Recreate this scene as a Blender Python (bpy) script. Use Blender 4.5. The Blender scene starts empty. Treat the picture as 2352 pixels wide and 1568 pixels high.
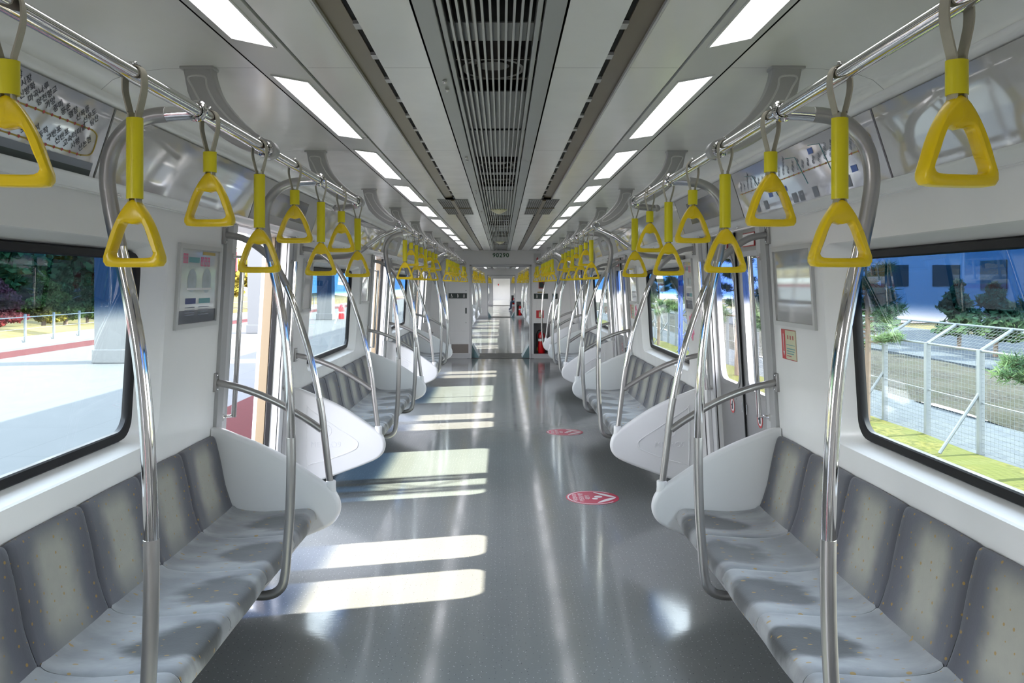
SKY, SUN, EXPO = 3.2, 9.6, 2.0
import bpy, bmesh, math, random
from mathutils import Vector, Matrix
random.seed(11)
SC = bpy.context.scene
COL = SC.collection
PI = math.pi

# ------------------------------------------------------------------ materials
class NT:
    def __init__(s, name):
        s.m = bpy.data.materials.new(name); s.m.use_nodes = True
        s.t = s.m.node_tree; s.N = s.t.nodes; s.L = s.t.links
        s.b = s.N['Principled BSDF']; s.out = s.N['Material Output']
    def n(s, typ, **kw):
        d = s.N.new(typ)
        for k, v in kw.items():
            if k == 'i':
                for a, b in v.items():
                    if hasattr(b, 'is_output'): s.L.new(b, d.inputs[a])
                    else: d.inputs[a].default_value = b
            else: setattr(d, k, v)
        return d
    def math(s, op, a, b=0.0, clamp=False):
        d = s.N.new('ShaderNodeMath'); d.operation = op; d.use_clamp = clamp
        for i, v in enumerate((a, b)):
            if hasattr(v, 'is_output'): s.L.new(v, d.inputs[i])
            else: d.inputs[i].default_value = v
        return d.outputs[0]
    def ramp(s, v, a, b, lo=0.0, hi=1.0):
        d = s.N.new('ShaderNodeMapRange'); d.interpolation_type = 'SMOOTHSTEP'
        s.L.new(v, d.inputs[0])
        for i, x in enumerate((a, b, lo, hi)): d.inputs[i+1].default_value = x
        return d.outputs[0]
    def mix(s, f, a, b):
        d = s.N.new('ShaderNodeMix'); d.data_type = 'RGBA'
        if hasattr(f, 'is_output'): s.L.new(f, d.inputs[0])
        else: d.inputs[0].default_value = f
        for i, v in ((6, a), (7, b)):
            if hasattr(v, 'is_output'): s.L.new(v, d.inputs[i])
            else: d.inputs[i].default_value = (*v, 1)
        return d.outputs[2]
    def noise(s, scale, vec=None, detail=3.0):
        d = s.n('ShaderNodeTexNoise'); d.inputs['Scale'].default_value = scale; d.inputs['Detail'].default_value = detail
        if vec is not None: s.L.new(vec, d.inputs['Vector'])
        return d.outputs[0]
    def set(s, k, v):
        if hasattr(v, 'is_output'): s.L.new(v, s.b.inputs[k])
        else: s.b.inputs[k].default_value = v

M = {}
def mat(name, col, rough=.5, metal=0.0, var=0.06, vs=6.0, spec=.5, coat=0.0, bump=0.0, bs=200.0):
    t = NT(name)
    tc = t.n('ShaderNodeTexCoord').outputs['Object']
    nz = t.noise(vs, tc)
    a = tuple(c*(1-var) for c in col); b = tuple(min(1, c*(1+var)) for c in col)
    t.set('Base Color', t.mix(nz, a, b))
    t.set('Roughness', t.ramp(nz, .2, .8, max(.02, rough*.9), min(1, rough*1.1)))
    t.set('Metallic', metal); t.set('Specular IOR Level', spec)
    if coat: t.set('Coat Weight', coat); t.set('Coat Roughness', .05)
    if bump:
        bn = t.n('ShaderNodeBump'); bn.inputs['Strength'].default_value = bump; bn.inputs['Distance'].default_value = .002
        t.L.new(t.noise(bs, tc), bn.inputs['Height']); t.L.new(bn.outputs[0], t.b.inputs['Normal'])
    M[name] = t.m
    return t.m

mat('white_wall', (.83, .825, .815), .24, var=.02)
mat('ceiling_paint', (.82, .815, .785), .2, var=.03, spec=.6)
mat('strip_paint', (.62, .62, .60), .3, var=.02)
mat('wing_plastic', (.68, .68, .68), .32, var=.02)
mat('bracket_paint', (.42, .415, .41), .38, var=.02)
mat('chrome', (.74, .73, .72), .07, 1.0, var=.02)
mat('satin', (.40, .39, .38), .34, .9, var=.05, vs=20)
mat('steel', (.40, .395, .40), .30, .85, var=.12, vs=4)
mat('alu_trim', (.40, .40, .40), .4, .3, var=.04)
mat('alu_light', (.55, .55, .555), .4, .15, var=.03)
mat('yellow_plastic', (.84, .60, .006), .28, var=.03)
mat('yellow_sleeve', (.76, .66, .008), .36, var=.03)
mat('strap_web', (.46, .43, .34), .8, var=.12, vs=60)
mat('black_rubber', (.008, .008, .009), .5, var=.2, spec=.25)
mat('dark_gap', (.01, .01, .01), .9)
mat('brown_strip', (.17, .135, .085), .35, .3, var=.15, vs=2)
mat('vent_paint', (.36, .37, .36), .4, .1, var=.05)
mat('vent_slat', (.44, .44, .43), .35, .25, var=.05)
mat('fan_metal', (.30, .28, .25), .45, .4)
mat('fan_box', (.02, .021, .02), .8)
mat('seat_base', (.33, .32, .32), .5)
mat('piping', (.25, .27, .29), .6)
mat('frame_alu', (.56, .56, .55), .35, .4, var=.03)
mat('acrylic', (.52, .51, .50), .04, var=.02, spec=1.0, coat=1.0)
mat('map_paper', (.58, .57, .62), .05, var=.03, spec=1.0, coat=1.0)
mat('poster_paper', (.62, .62, .60), .08, var=.03, spec=.9, coat=.8)
mat('red', (.62, .035, .04), .4)
mat('ext_red', (.62, .01, .015), .22)
mat('pink', (.78, .18, .32), .45)
mat('sticker_pink', (.50, .045, .09), .35)
mat('white_print', (.80, .78, .78), .4)
mat('ink_dark', (.03, .035, .05), .4)
mat('ink_navy', (.03, .05, .18), .4)
mat('ink_red', (.45, .05, .05), .4)
mat('ink_gold', (.42, .30, .05), .4)
mat('ink_teal', (.10, .30, .32), .4)
mat('ink_blue', (.08, .16, .5), .4)
mat('picture_grey', (.36, .42, .44), .3, var=.5, vs=14)
mat('ink_grey', (.20, .22, .26), .4)
mat('poster_dark', (.05, .06, .085), .1, spec=.9)
mat('plate_dark', (.03, .045, .04), .45)
mat('plate_green', (.02, .085, .03), .45)
mat('cream_label', (.62, .62, .42), .45)
mat('cream_dome', (.72, .66, .46), .35)
mat('panel_brown', (.22, .19, .17), .35, .4)
mat('teal_guard', (.16, .27, .29), .5)
mat('threshold', (.10, .10, .10), .45, .6)
mat('sunlit_edge', (.26, .19, .11), .45)  # aluminium door edge, warm sunlight painted into its colour
mat('emboss', (.66, .66, .67), .35)
mat('concrete_pillar', (.12, .122, .12), .7, var=.08)
mat('galv', (.14, .155, .16), .5, .3, var=.1)
mat('bark', (.12, .085, .06), .9, var=.3, vs=20)
mat('navy_cloth', (.02, .035, .07), .8)
mat('skin', (.55, .34, .25), .5)
mat('hair', (.015, .012, .01), .6)
mat('blue_steel', (.06, .10, .30), .45, .2)
mat('pale_wall', (.62, .52, .50), .7)
mat('grey_wall', (.28, .30, .33), .8, var=.15)
mat('roof_hull', (.35, .36, .38), .5)

def emis(name, col, st):
    t = NT(name); t.set('Base Color', (.8, .8, .8, 1)); t.set('Emission Color', (*col, 1)); t.set('Emission Strength', st); M[name] = t.m
emis('lamp_glow', (.97, .96, 1.0), .75)
LAMP = M['lamp_glow']

def floor_mat():
    t = NT('floor_vinyl'); tc = t.n('ShaderNodeTexCoord').outputs['Object']
    v = t.n('ShaderNodeTexVoronoi', voronoi_dimensions='2D'); v.inputs['Scale'].default_value = 38; t.L.new(tc, v.inputs['Vector'])
    sp = t.math('LESS_THAN', v.outputs['Distance'], .075)
    r = t.n('ShaderNodeSeparateColor'); t.L.new(v.outputs['Color'], r.inputs[0])
    pick = t.math('MULTIPLY', sp, t.math('GREATER_THAN', r.outputs[0], .55))
    pk2 = t.math('MULTIPLY', sp, t.math('LESS_THAN', r.outputs[0], .25))
    base = t.mix(t.noise(1.3, tc), (.180, .190, .182), (.218, .225, .216))
    c = t.mix(pick, base, (.50, .50, .49)); c = t.mix(pk2, c, (.07, .07, .08))
    t.set('Base Color', c); t.set('Roughness', t.ramp(t.noise(3.0, tc, 6), .3, .7, .09, .14)); t.set('Specular IOR Level', .42)
    bn = t.n('ShaderNodeBump'); bn.inputs['Strength'].default_value = .09; bn.inputs['Distance'].default_value = .002
    mp = t.n('ShaderNodeMapping'); mp.inputs['Scale'].default_value = (5, 14, 1); t.L.new(tc, mp.inputs[0])
    t.L.new(t.noise(4, mp.outputs[0]), bn.inputs['Height']); t.L.new(bn.outputs[0], t.b.inputs['Normal'])
    M['floor_vinyl'] = t.m
floor_mat()

def fabric(name, kind):
    t = NT(name); uv = t.n('ShaderNodeTexCoord').outputs['UV']
    s = t.n('ShaderNodeSeparateXYZ'); t.L.new(uv, s.inputs[0]); u, v = s.outputs[0], s.outputs[1]
    oi = t.n('ShaderNodeObjectInfo').outputs['Random']
    add = t.n('ShaderNodeVectorMath'); add.operation = 'ADD'; t.L.new(uv, add.inputs[0])
    cx = t.n('ShaderNodeCombineXYZ'); t.L.new(t.math('MULTIPLY', oi, 37.0), cx.inputs[0]); t.L.new(t.math('MULTIPLY', oi, 91.0), cx.inputs[1])
    t.L.new(cx.outputs[0], add.inputs[1]); ruv = add.outputs[0]
    nz = t.noise(3.2, ruv, 5); nzf = t.noise(14, ruv, 4)
    du = t.math('ABSOLUTE', t.math('SUBTRACT', u, .5))
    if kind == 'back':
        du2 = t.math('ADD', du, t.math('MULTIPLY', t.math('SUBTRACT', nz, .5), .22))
        band = t.ramp(du2, .10, .34, 1, 0)  # pale worn band down the middle, lighting on the back partly painted in
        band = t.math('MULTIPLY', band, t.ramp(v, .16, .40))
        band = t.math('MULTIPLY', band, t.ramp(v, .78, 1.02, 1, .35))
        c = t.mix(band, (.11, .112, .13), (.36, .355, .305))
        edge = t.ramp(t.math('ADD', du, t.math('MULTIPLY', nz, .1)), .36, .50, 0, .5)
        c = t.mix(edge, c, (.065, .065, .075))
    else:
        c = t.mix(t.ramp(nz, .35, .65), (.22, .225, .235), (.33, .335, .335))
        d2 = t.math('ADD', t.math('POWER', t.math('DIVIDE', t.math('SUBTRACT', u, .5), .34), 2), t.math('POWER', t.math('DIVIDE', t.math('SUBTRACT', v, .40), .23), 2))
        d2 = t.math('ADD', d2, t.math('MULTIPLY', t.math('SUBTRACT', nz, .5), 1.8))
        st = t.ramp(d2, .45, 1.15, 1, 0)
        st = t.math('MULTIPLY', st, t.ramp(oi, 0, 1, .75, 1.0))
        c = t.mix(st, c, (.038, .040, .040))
    c = t.mix(t.math('MULTIPLY', nzf, .2), c, (.14, .143, .15))
    vo = t.n('ShaderNodeTexVoronoi', voronoi_dimensions='2D'); vo.inputs['Scale'].default_value = 8.5; vo.inputs['Randomness'].default_value = .8; t.L.new(ruv, vo.inputs['Vector'])
    sc = t.n('ShaderNodeSeparateColor'); t.L.new(vo.outputs['Color'], sc.inputs[0])
    rad = t.ramp(sc.outputs[0], 0, 1, .03, .095)
    dot = t.math('MULTIPLY', t.math('LESS_THAN', vo.outputs['Distance'], rad), .75)
    c = t.mix(dot, c, (.34, .20, .03))
    t.set('Base Color', c); t.set('Roughness', .85); t.set('Specular IOR Level', .25); t.set('Sheen Weight', .25)
    bn = t.n('ShaderNodeBump'); bn.inputs['Strength'].default_value = .25; bn.inputs['Distance'].default_value = .002
    t.L.new(t.noise(60, uv), bn.inputs['Height']); t.L.new(bn.outputs[0], t.b.inputs['Normal'])
    M[name] = t.m
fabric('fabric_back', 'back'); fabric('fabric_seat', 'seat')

def glass(name, z0, z1, tint, clear=(.90, .965, .965)):
    """window glass with a dark film along the top edge"""
    t = NT(name); t.N.remove(t.b)
    g = t.n('ShaderNodeNewGeometry'); s = t.n('ShaderNodeSeparateXYZ'); t.L.new(g.outputs['Position'], s.inputs[0])
    f = t.ramp(s.outputs[2], z0, z1)
    tr = t.n('ShaderNodeBsdfTransparent'); t.L.new(t.mix(f, clear, tint), tr.inputs[0])
    gl = t.n('ShaderNodeBsdfGlossy'); gl.inputs['Roughness'].default_value = 0.0
    lw = t.n('ShaderNodeLayerWeight'); fac = t.math('ADD', t.math('MULTIPLY', t.math('POWER', lw.outputs['Facing'], 5.5), .55), .035)
    mx = t.n('ShaderNodeMixShader'); t.L.new(fac, mx.inputs[0]); t.L.new(tr.outputs[0], mx.inputs[1]); t.L.new(gl.outputs[0], mx.inputs[2])
    t.L.new(mx.outputs[0], t.out.inputs[0]); M[name] = t.m
glass('tinted_glass', 1.40, 1.50, (.13, .25, .40), (.93, .985, .97))
glass('door_glass', 1.40, 1.50, (.16, .24, .42), (.985, .975, .965))

def ground_mat(name, cols, scale, bump=.4, rough=.9):
    t = NT(name); tc = t.n('ShaderNodeTexCoord').outputs['Object']
    a = t.noise(scale, tc, 8); b = t.noise(scale*.12, tc, 3)
    c = t.mix(t.ramp(a, .35, .65), cols[0], cols[1])
    if len(cols) > 2: c = t.mix(t.ramp(b, .4, .62), c, cols[2])
    t.set('Base Color', c); t.set('Roughness', rough); t.set('Specular IOR Level', .06)
    bn = t.n('ShaderNodeBump'); bn.inputs['Strength'].default_value = bump; bn.inputs['Distance'].default_value = .03
    t.L.new(a, bn.inputs['Height']); t.L.new(bn.outputs[0], t.b.inputs['Normal']); M[name] = t.m
ground_mat('dry_grass', [(0.065, 0.052, 0.017), (0.099, 0.081, 0.030), (0.087, 0.074, 0.034)], 9)
ground_mat('green_grass', [(0.032, 0.038, 0.006), (0.080, 0.076, 0.018), (0.050, 0.057, 0.011)], 12)
ground_mat('asphalt', [(0.034, 0.042, 0.051), (0.047, 0.056, 0.063)], 6, .1)
ground_mat('gravel', [(0.010, 0.010, 0.008), (0.034, 0.032, 0.025), (0.020, 0.021, 0.013)], 14, 1.0)
ground_mat('leaf_green', [(0.027, 0.046, 0.011), (0.070, 0.092, 0.022)], 3, .2)
ground_mat('leaf_pine', [(0.030, 0.066, 0.030), (0.085, 0.131, 0.046)], 3, .2)
ground_mat('leaf_yellow', [(0.127, 0.108, 0.014), (0.196, 0.147, 0.029)], 3, .2)
ground_mat('leaf_red', [(0.159, 0.019, 0.019), (0.234, 0.060, 0.045)], 3, .2)
ground_mat('hill_green', [(0.015, 0.030, 0.018), (0.036, 0.054, 0.024)], .8, .5)

def platform_mat():
    t = NT('platform_paving'); tc = t.n('ShaderNodeTexCoord').outputs['Object']
    s = t.n('ShaderNodeSeparateXYZ'); t.L.new(tc, s.inputs[0]); x = s.outputs[0]
    nz = t.noise(2.5, tc, 5)
    c = t.mix(nz, (.066, .071, .073), (.078, .082, .084))
    br = t.n('ShaderNodeTexBrick'); br.offset = 0; br.inputs['Scale'].default_value = 1.0
    br.inputs['Mortar Size'].default_value = .006; br.inputs['Brick Width'].default_value = 1.5; br.inputs['Row Height'].default_value = 1.5
    t.L.new(tc, br.inputs['Vector']); c = t.mix(t.math('MULTIPLY', br.outputs['Fac'], .5), c, (.045, .047, .05))
    red = t.mix(t.noise(30, tc), (.028, .003, .004), (.042, .006, .007))
    f1 = t.math('MULTIPLY', t.math('GREATER_THAN', x, -3.5), t.math('LESS_THAN', x, -1.95))
    f2 = t.math('MULTIPLY', t.math('GREATER_THAN', x, -11.5), t.math('LESS_THAN', x, -10.5))
    c = t.mix(f1, c, red); c = t.mix(f2, c, (.05, .012, .012))
    f3 = t.math('MULTIPLY', t.math('GREATER_THAN', x, -1.95), t.math('LESS_THAN', x, -1.0))
    c = t.mix(f3, c, (.075, .072, .066))
    t.set('Base Color', c); t.set('Roughness', .85); t.set('Specular IOR Level', .05); M['platform_paving'] = t.m
platform_mat()

# ------------------------------------------------------------------ mesh building
class MB:
    def __init__(s): s.v = []; s.f = []; s.uv = {}
    def add(s, vs, fs):
        o = len(s.v); s.v += [tuple(p) for p in vs]; s.f += [tuple(i+o for i in f) for f in fs]; return o
    def box(s, x0, x1, y0, y1, z0, z1):
        s.add([(x, y, z) for x in (x0, x1) for y in (y0, y1) for z in (z0, z1)],
              [(0, 1, 3, 2), (4, 6, 7, 5), (0, 4, 5, 1), (2, 3, 7, 6), (0, 2, 6, 4), (1, 5, 7, 3)]); return s
    def loops(s, L, closed=True, cap=False, ring=False):
        n = len(L[0]); o = len(s.v); fs = []
        for l in L: s.v += [tuple(p) for p in l]
        K = len(L)
        for a in range(K if ring else K-1):
            b = (a+1) % K
            for i in range(n if closed else n-1):
                j = (i+1) % n
                fs.append((o+a*n+i, o+a*n+j, o+b*n+j, o+b*n+i))
        if cap: fs += [tuple(o+i for i in range(n))[::-1], tuple(o+(K-1)*n+i for i in range(n))]
        s.f += fs; return s
    def tube(s, path, r, n=12, cap=True):
        P = [Vector(p) for p in path]; L = []
        t0 = (P[1]-P[0]).normalized()
        ref = Vector((0, 1, 0)) if abs(t0.y) < .9 else Vector((1, 0, 0))
        nx = (ref - t0*ref.dot(t0)).normalized()
        for i, p in enumerate(P):
            t = (P[min(i+1, len(P)-1)]-P[max(i-1, 0)]).normalized()
            nx = (nx - t*nx.dot(t)).normalized(); ny = t.cross(nx)
            rr = r[i] if isinstance(r, (list, tuple)) else r
            L.append([p+nx*rr*math.cos(2*PI*k/n)+ny*rr*math.sin(2*PI*k/n) for k in range(n)])
        return s.loops(L, True, cap)
    def cyl(s, a, b, r, n=16): return s.tube([a, b], r, n)
    def sphere(s, c, r, n=12, m=8, sc=(1, 1, 1)):
        c = Vector(c); L = []
        for j in range(m+1):
            th = PI*j/m; rr = max(math.sin(th), 1e-3)
            L.append([(c.x+r*sc[0]*rr*math.cos(2*PI*k/n), c.y+r*sc[1]*rr*math.sin(2*PI*k/n), c.z+r*sc[2]*math.cos(th)) for k in range(n)])
        return s.loops(L, True, True)
    def prism(s, poly, fn, a, b):
        """poly of (p,q) -> fn(p,q,depth)"""
        return s.loops([[fn(p, q, a) for p, q in poly], [fn(p, q, b) for p, q in poly]], True, True)
    def build(s, name, m, parent=None, smooth=35, bevel=0, fixn=True, flat=0, facing=None):
        me = bpy.data.meshes.new(name); me.from_pydata(s.v, [], s.f)
        if fixn:
            bm = bmesh.new(); bm.from_mesh(me); bmesh.ops.remove_doubles(bm, verts=bm.verts, dist=1e-6)
            bmesh.ops.recalc_face_normals(bm, faces=bm.faces)
            if facing: bmesh.ops.reverse_faces(bm, faces=[f for f in bm.faces if f.normal.dot(Vector(facing)) < -1e-4])
            bm.to_mesh(me); bm.free()
        if smooth:
            me.polygons.foreach_set('use_smooth', [True]*len(me.polygons))
            try: me.set_sharp_from_angle(angle=math.radians(smooth))
            except Exception: pass
            if flat:
                for p in me.polygons:
                    if p.area > flat: p.use_smooth = False
        me.materials.append(M[m] if isinstance(m, str) else m)
        o = bpy.data.objects.new(name, me); COL.objects.link(o)
        if parent: o.parent = parent
        if bevel:
            b = o.modifiers.new('edge', 'BEVEL'); b.width = bevel; b.segments = 2; b.limit_method = 'ANGLE'
        return o

def tag(o, label=None, cat=None, group=None, kind=None):
    if label: o['label'] = label
    if cat: o['category'] = cat
    if group: o['group'] = group
    if kind: o['kind'] = kind
    return o
def thing(name, label, cat, loc=(0, 0, 0), rz=0, group=None):
    o = bpy.data.objects.new(name, None); COL.objects.link(o); o.location = loc; o.rotation_euler = (0, 0, rz); o.empty_display_size = .1
    return tag(o, label, cat, group)
def struct(o): o['kind'] = 'structure'; return o
def copy_tree(o, loc=None, rz=None, label=None, group=None):
    c = o.copy(); COL.objects.link(c)
    if loc is not None: c.location = loc
    if rz is not None: c.rotation_euler = (0, 0, rz)
    if label: c['label'] = label
    if group: c['group'] = group
    elif 'group' in c and label and not group: pass
    for ch in o.children:
        d = ch.copy(); COL.objects.link(d); d.parent = c
        for g in ch.children:
            e = g.copy(); COL.objects.link(e); e.parent = d
    return c
def catmull(P, k=6, closed=False):
    P = [Vector(p) for p in P]; n = len(P); out = []
    for i in range(n if closed else n-1):
        g = lambda j: P[j % n] if closed else P[max(0, min(n-1, j))]
        a, b, c, d = g(i-1), g(i), g(i+1), g(i+2)
        for q in range(k):
            t = q/k
            out.append(.5*((2*b)+(c-a)*t+(2*a-5*b+4*c-d)*t*t+(3*b-a-3*c+d)*t**3))
    if not closed: out.append(P[-1])
    return out
def resample(P, n, closed=True):
    P = [Vector(p) for p in P]
    if closed: P = P+[P[0]]
    D = [0]
    for a, b in zip(P, P[1:]): D.append(D[-1]+(b-a).length)
    out = []; j = 0
    for i in range(n):
        t = D[-1]*i/(n if closed else n-1)
        while j < len(P)-2 and D[j+1] < t: j += 1
        q = (t-D[j])/max(1e-9, D[j+1]-D[j]); out.append(P[j].lerp(P[j+1], min(1, q)))
    return out
def rrect(a0, a1, b0, b1, r, k=6):
    out = []
    for cx, cy, s in ((a1-r, b1-r, 0), (a0+r, b1-r, 1), (a0+r, b0+r, 2), (a1-r, b0+r, 3)):
        for i in range(k+1):
            t = (s+i/k)*PI/2; out.append((cx+r*math.cos(t), cy+r*math.sin(t)))
    return out
def rsquare(a0, a1, b0, b1, r, k=6):
    """points of the rectangle's own edge that pair with rrect(...) of the same k"""
    P = rrect(a0, a1, b0, b1, r, k); out = []
    for idx, (x, y) in enumerate(P):
        i = idx % (k+1); c = idx//(k+1)
        X = a1 if c in (0, 3) else a0; Yc = b1 if c in (0, 1) else b0
        if 2*i == k: out.append((X, Yc))
        else:
            first = i < k/2
            horiz = (c % 2 == 0) == first
            out.append((X, y) if horiz else (x, Yc))
    return out
_fc = bpy.data.curves.new('lettering', 'FONT'); _fo = bpy.data.objects.new('lettering', _fc); 
_ts = bpy.data.scenes.new('lettering'); _ts.collection.objects.link(_fo)
def text(name, body, size, m, parent, org, right, up, depth=.0008, align='CENTER', off=.001):
    """flat raised lettering: org = world centre, right/up = unit vectors"""
    _fc.body = body; _fc.size = size; _fc.extrude = depth/2; _fc.align_x = align; _fc.align_y = 'CENTER'; _fc.resolution_u = 3
    vl = _ts.view_layers[0]; vl.update(); dg = vl.depsgraph
    me = bpy.data.meshes.new_from_object(_fo.evaluated_get(dg)); me.name = name; me.materials.clear(); me.materials.append(M[m])
    R = Vector(right).normalized(); U = Vector(up).normalized(); N = R.cross(U)
    mx = Matrix((R, U, N)).transposed().to_4x4(); mx.translation = Vector(org)+N*off
    me.transform(mx)
    o = bpy.data.objects.new(name, me); COL.objects.link(o)
    if parent: o.parent = parent; me.transform(Matrix.Translation(-parent.location)) if parent.type == 'EMPTY' and parent.parent is None else None
    return o

# ------------------------------------------------------------------ car layout (metres; camera looks along +Y)
PER = 4.82
DOOR = [.18, 5.0, 9.82, 14.64]; DH = .55
BEN = [0, 1, 2]
Y0, Y1 = -2.1, 17.1
CAR = 20.5
H = 2.25
def W(z): return 1.48-.06*(z-.8)
SIDE = {-1: 'platform', 1: 'trackside'}
ORD = ['first', 'second', 'third', 'fourth', 'fifth', 'sixth', 'seventh', 'eighth', 'ninth', 'tenth', 'eleventh', 'twelfth', 'thirteenth', 'fourteenth', 'fifteenth']
# ------------------------------------------------------------------ shell
# floor through the whole train, with the raised door sills
fl = MB(); fl.box(-1.52, 1.52, Y0, Y1, -.08, 0)
floor = struct(fl.build('floor', 'floor_vinyl'))
for k in (1, 2, 3):
    c = floor.copy(); COL.objects.link(c); c.location = (0, CAR*k, 0)

def win_spans(): return [(1.47+PER*k, 3.59+PER*k) for k in BEN]
def wall_mesh(s):
    mb = MB()
    ys = [Y0]+sorted([y for c in DOOR for y in (c-DH, c+DH)]+[y for w in win_spans() for y in w])+[Y1]
    X = lambda z, d=0: s*(W(z)+d)
    for a, b in zip(ys, ys[1:]):
        mid = (a+b)/2
        if any(abs(mid-c) < DH for c in DOOR): continue
        isw = [w for w in win_spans() if w[0] < mid < w[1]]
        if not isw:
            mb.add([(X(0), a, 0), (X(0), b, 0), (X(1.88), b, 1.88), (X(1.88), a, 1.88)], [(0, 1, 2, 3)])
        else:
            z0, z1 = .872, 1.735
            for p, q in ((0, z0), (z1, 1.88)):
                mb.add([(X(p), a, p), (X(p), b, p), (X(q), b, q), (X(q), a, q)], [(0, 1, 2, 3)])
            L0 = rsquare(a, b, z0, z1, .10); L1 = rrect(a+.004, b-.004, z0+.004, z1-.004, .10)
            L2 = rrect(a+.02, b-.02, z0+.01, z1-.008, .10); L3 = rrect(a+.165, b-.165, .915, 1.695, .085)
            L4 = rrect(a+.165, b-.165, .915, 1.695, .085)
            mb.loops([[(X(z), y, z) for y, z in L0], [(X(z), y, z) for y, z in L1], [(X(z, .008), y, z) for y, z in L2],
                      [(X(z, .06), y, z) for y, z in L3], [(X(z, .068), y, z) for y, z in L4]])
    jd = .17 if s < 0 else .076      # door portals
    for c in DOOR:
        for e in (-1, 1):
            y = c+e*DH
            mb.add([(X(0), y, 0), (X(1.88), y, 1.88), (X(1.88, jd), y, 1.88), (X(0, jd), y, 0)], [(0, 1, 2, 3)])
        mb.add([(X(1.875), c-DH, 1.875), (X(1.875), c+DH, 1.875), (X(1.875, jd), c+DH, 1.875), (X(1.875, jd), c-DH, 1.875)], [(0, 1, 2, 3)])
    return mb
walls = {}
for s, nm in ((-1, 'wall_left'), (1, 'wall_right')):
    walls[s] = struct(wall_mesh(s).build(nm, 'white_wall', smooth=25, flat=.03, facing=(-s, 0, 0)))
    for k in (1, 2, 3):
        c = walls[s].copy(); COL.objects.link(c); c.location = (0, CAR*k, 0)

# windows: black rubber surround + tinted pane
wn = 0
for s in (-1, 1):
    X = lambda z, d: s*(W(z)+d)
    protos = []
    for k in BEN:
        a, b = 1.47+.165, 3.59-.165
        wn += 1
        if k == 0:
            mb = MB(); O = rrect(a, b, .915, 1.695, .085); I = rrect(a+.038, b-.038, .953, 1.664, .075); I2 = rrect(a+.043, b-.043, .958, 1.659, .07)
            O2 = rrect(a+.010, b-.010, .925, 1.687, .08)
            mb.loops([[(X(z, .066), y, z) for y, z in O], [(X(z, .045), y, z) for y, z in O2], [(X(z, .048), y, z) for y, z in I], [(X(z, .054), y, z) for y, z in I2], [(X(z, .075), y, z) for y, z in I2]])
            fr = mb.build('window_%d' % wn, 'black_rubber', smooth=40); struct(fr)
            mb = MB(); P = rrect(a+.040, b-.040, .955, 1.662, .072)
            mb.loops([[(X(z, .066), y, z) for y, z in P], [(X(z, .072), y, z) for y, z in P]], cap=True)
            mb.build('pane', 'tinted_glass', fr)
            p0 = fr
        else:
            fr = copy_tree(p0, (0, PER*k, 0)); fr.name = 'window_%d' % wn
        for kk in (1, 2):
            cc = copy_tree(p0, (0, PER*k+CAR*kk, 0)); wn += 1; cc.name = 'window_%d' % wn

# ceiling: flat panels, light channel, cove and edge ledge, in lengths with fine joints
def ceiling_mesh():
    mb = MB(); z = H
    cuts = [Y0, 1.15, 2.62, 4.24, 5.97, 7.44, 9.06, 10.79, 12.26, 13.88, 15.5, Y1]
    for s in (-1, 1):
        prof = [(.600, z), (.437, z)]
        for a, b in zip(cuts, cuts[1:]):
            a2, b2 = a+.001, b-.001
            for p in ([(.596, z), (.440, z), (.437, z+.02)], [(.349, z), (.197, z)],
                      [(1.255, 2.168), (1.25, 2.182), (1.215, 2.212), (1.15, 2.236), (1.05, 2.247), (.95, z), (.757, z)]):
                mb.loops([[(s*x, a2, q) for x, q in p], [(s*x, b2, q) for x, q in p]], closed=False)
    return mb
ceil_main = struct(ceiling_mesh().build('ceiling', 'ceiling_paint', smooth=50, facing=(0, 0, -1)))
mb = MB(); mb.box(-1.3, 1.3, Y0, Y1, H+.16, H+.17)
mb.box(-1.33, -.60, Y0, Y1, H+.025, H+.03); mb.box(.60, 1.33, Y0, Y1, H+.025, H+.03)
cb = struct(mb.build('ceiling_void', 'dark_gap', smooth=0))
# light channel strips
mb = MB()
for s in (-1, 1):
    p = [(.751, H+.01), (.748, H-.003), (.604, H-.003), (.601, H+.01)]
    mb.loops([[(s*x, Y0, q) for x, q in p], [(s*x, Y1, q) for x, q in p]], closed=False)
strip = struct(mb.build('trim_1', 'strip_paint', smooth=30, facing=(0, 0, -1)))
# ledge under the advert band
mb = MB()
for s in (-1, 1):
    p = [(1.33, 1.913), (1.352, 1.913), (1.36, 1.908), (1.372, 1.893), (1.40, 1.882), (1.4155, 1.878), (1.44, 1.878)]
    mb.loops([[(s*x, Y0, q) for x, q in p], [(s*x, Y1, q) for x, q in p]], closed=False)
    p = [(1.285, 2.15), (1.268, 2.158), (1.256, 2.165), (1.25, 2.18)]
    mb.loops([[(s*x, Y0, q) for x, q in p], [(s*x, Y1, q) for x, q in p]], closed=False)
    p = [(1.40, 1.88), (1.40, 2.2)]
    mb.loops([[(s*x, Y0, q) for x, q in p], [(s*x, Y1, q) for x, q in p]], closed=False)
ledge = struct(mb.build('trim_2', 'white_wall', smooth=50))
mb = MB(); mb.box(-1.5, 1.5, Y0-.1, Y1+.1, 2.43, 2.46)
for s in (-1, 1): mb.box(s*1.44, s*1.50, Y0-.1, Y1+.1, 1.90, 2.44)
roof = struct(mb.build('roof', 'roof_hull', smooth=0))
for o in (ceil_main, cb, strip, ledge, roof):
    for k in (1, 2, 3):
        c = o.copy(); COL.objects.link(c); c.location = (0, CAR*k, 0)

# end wall behind the camera
mb = MB(); mb.box(-1.52, 1.52, Y0-.06, Y0-.01, 0, 2.4)
struct(mb.build('wall_rear', 'white_wall', smooth=0))

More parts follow.
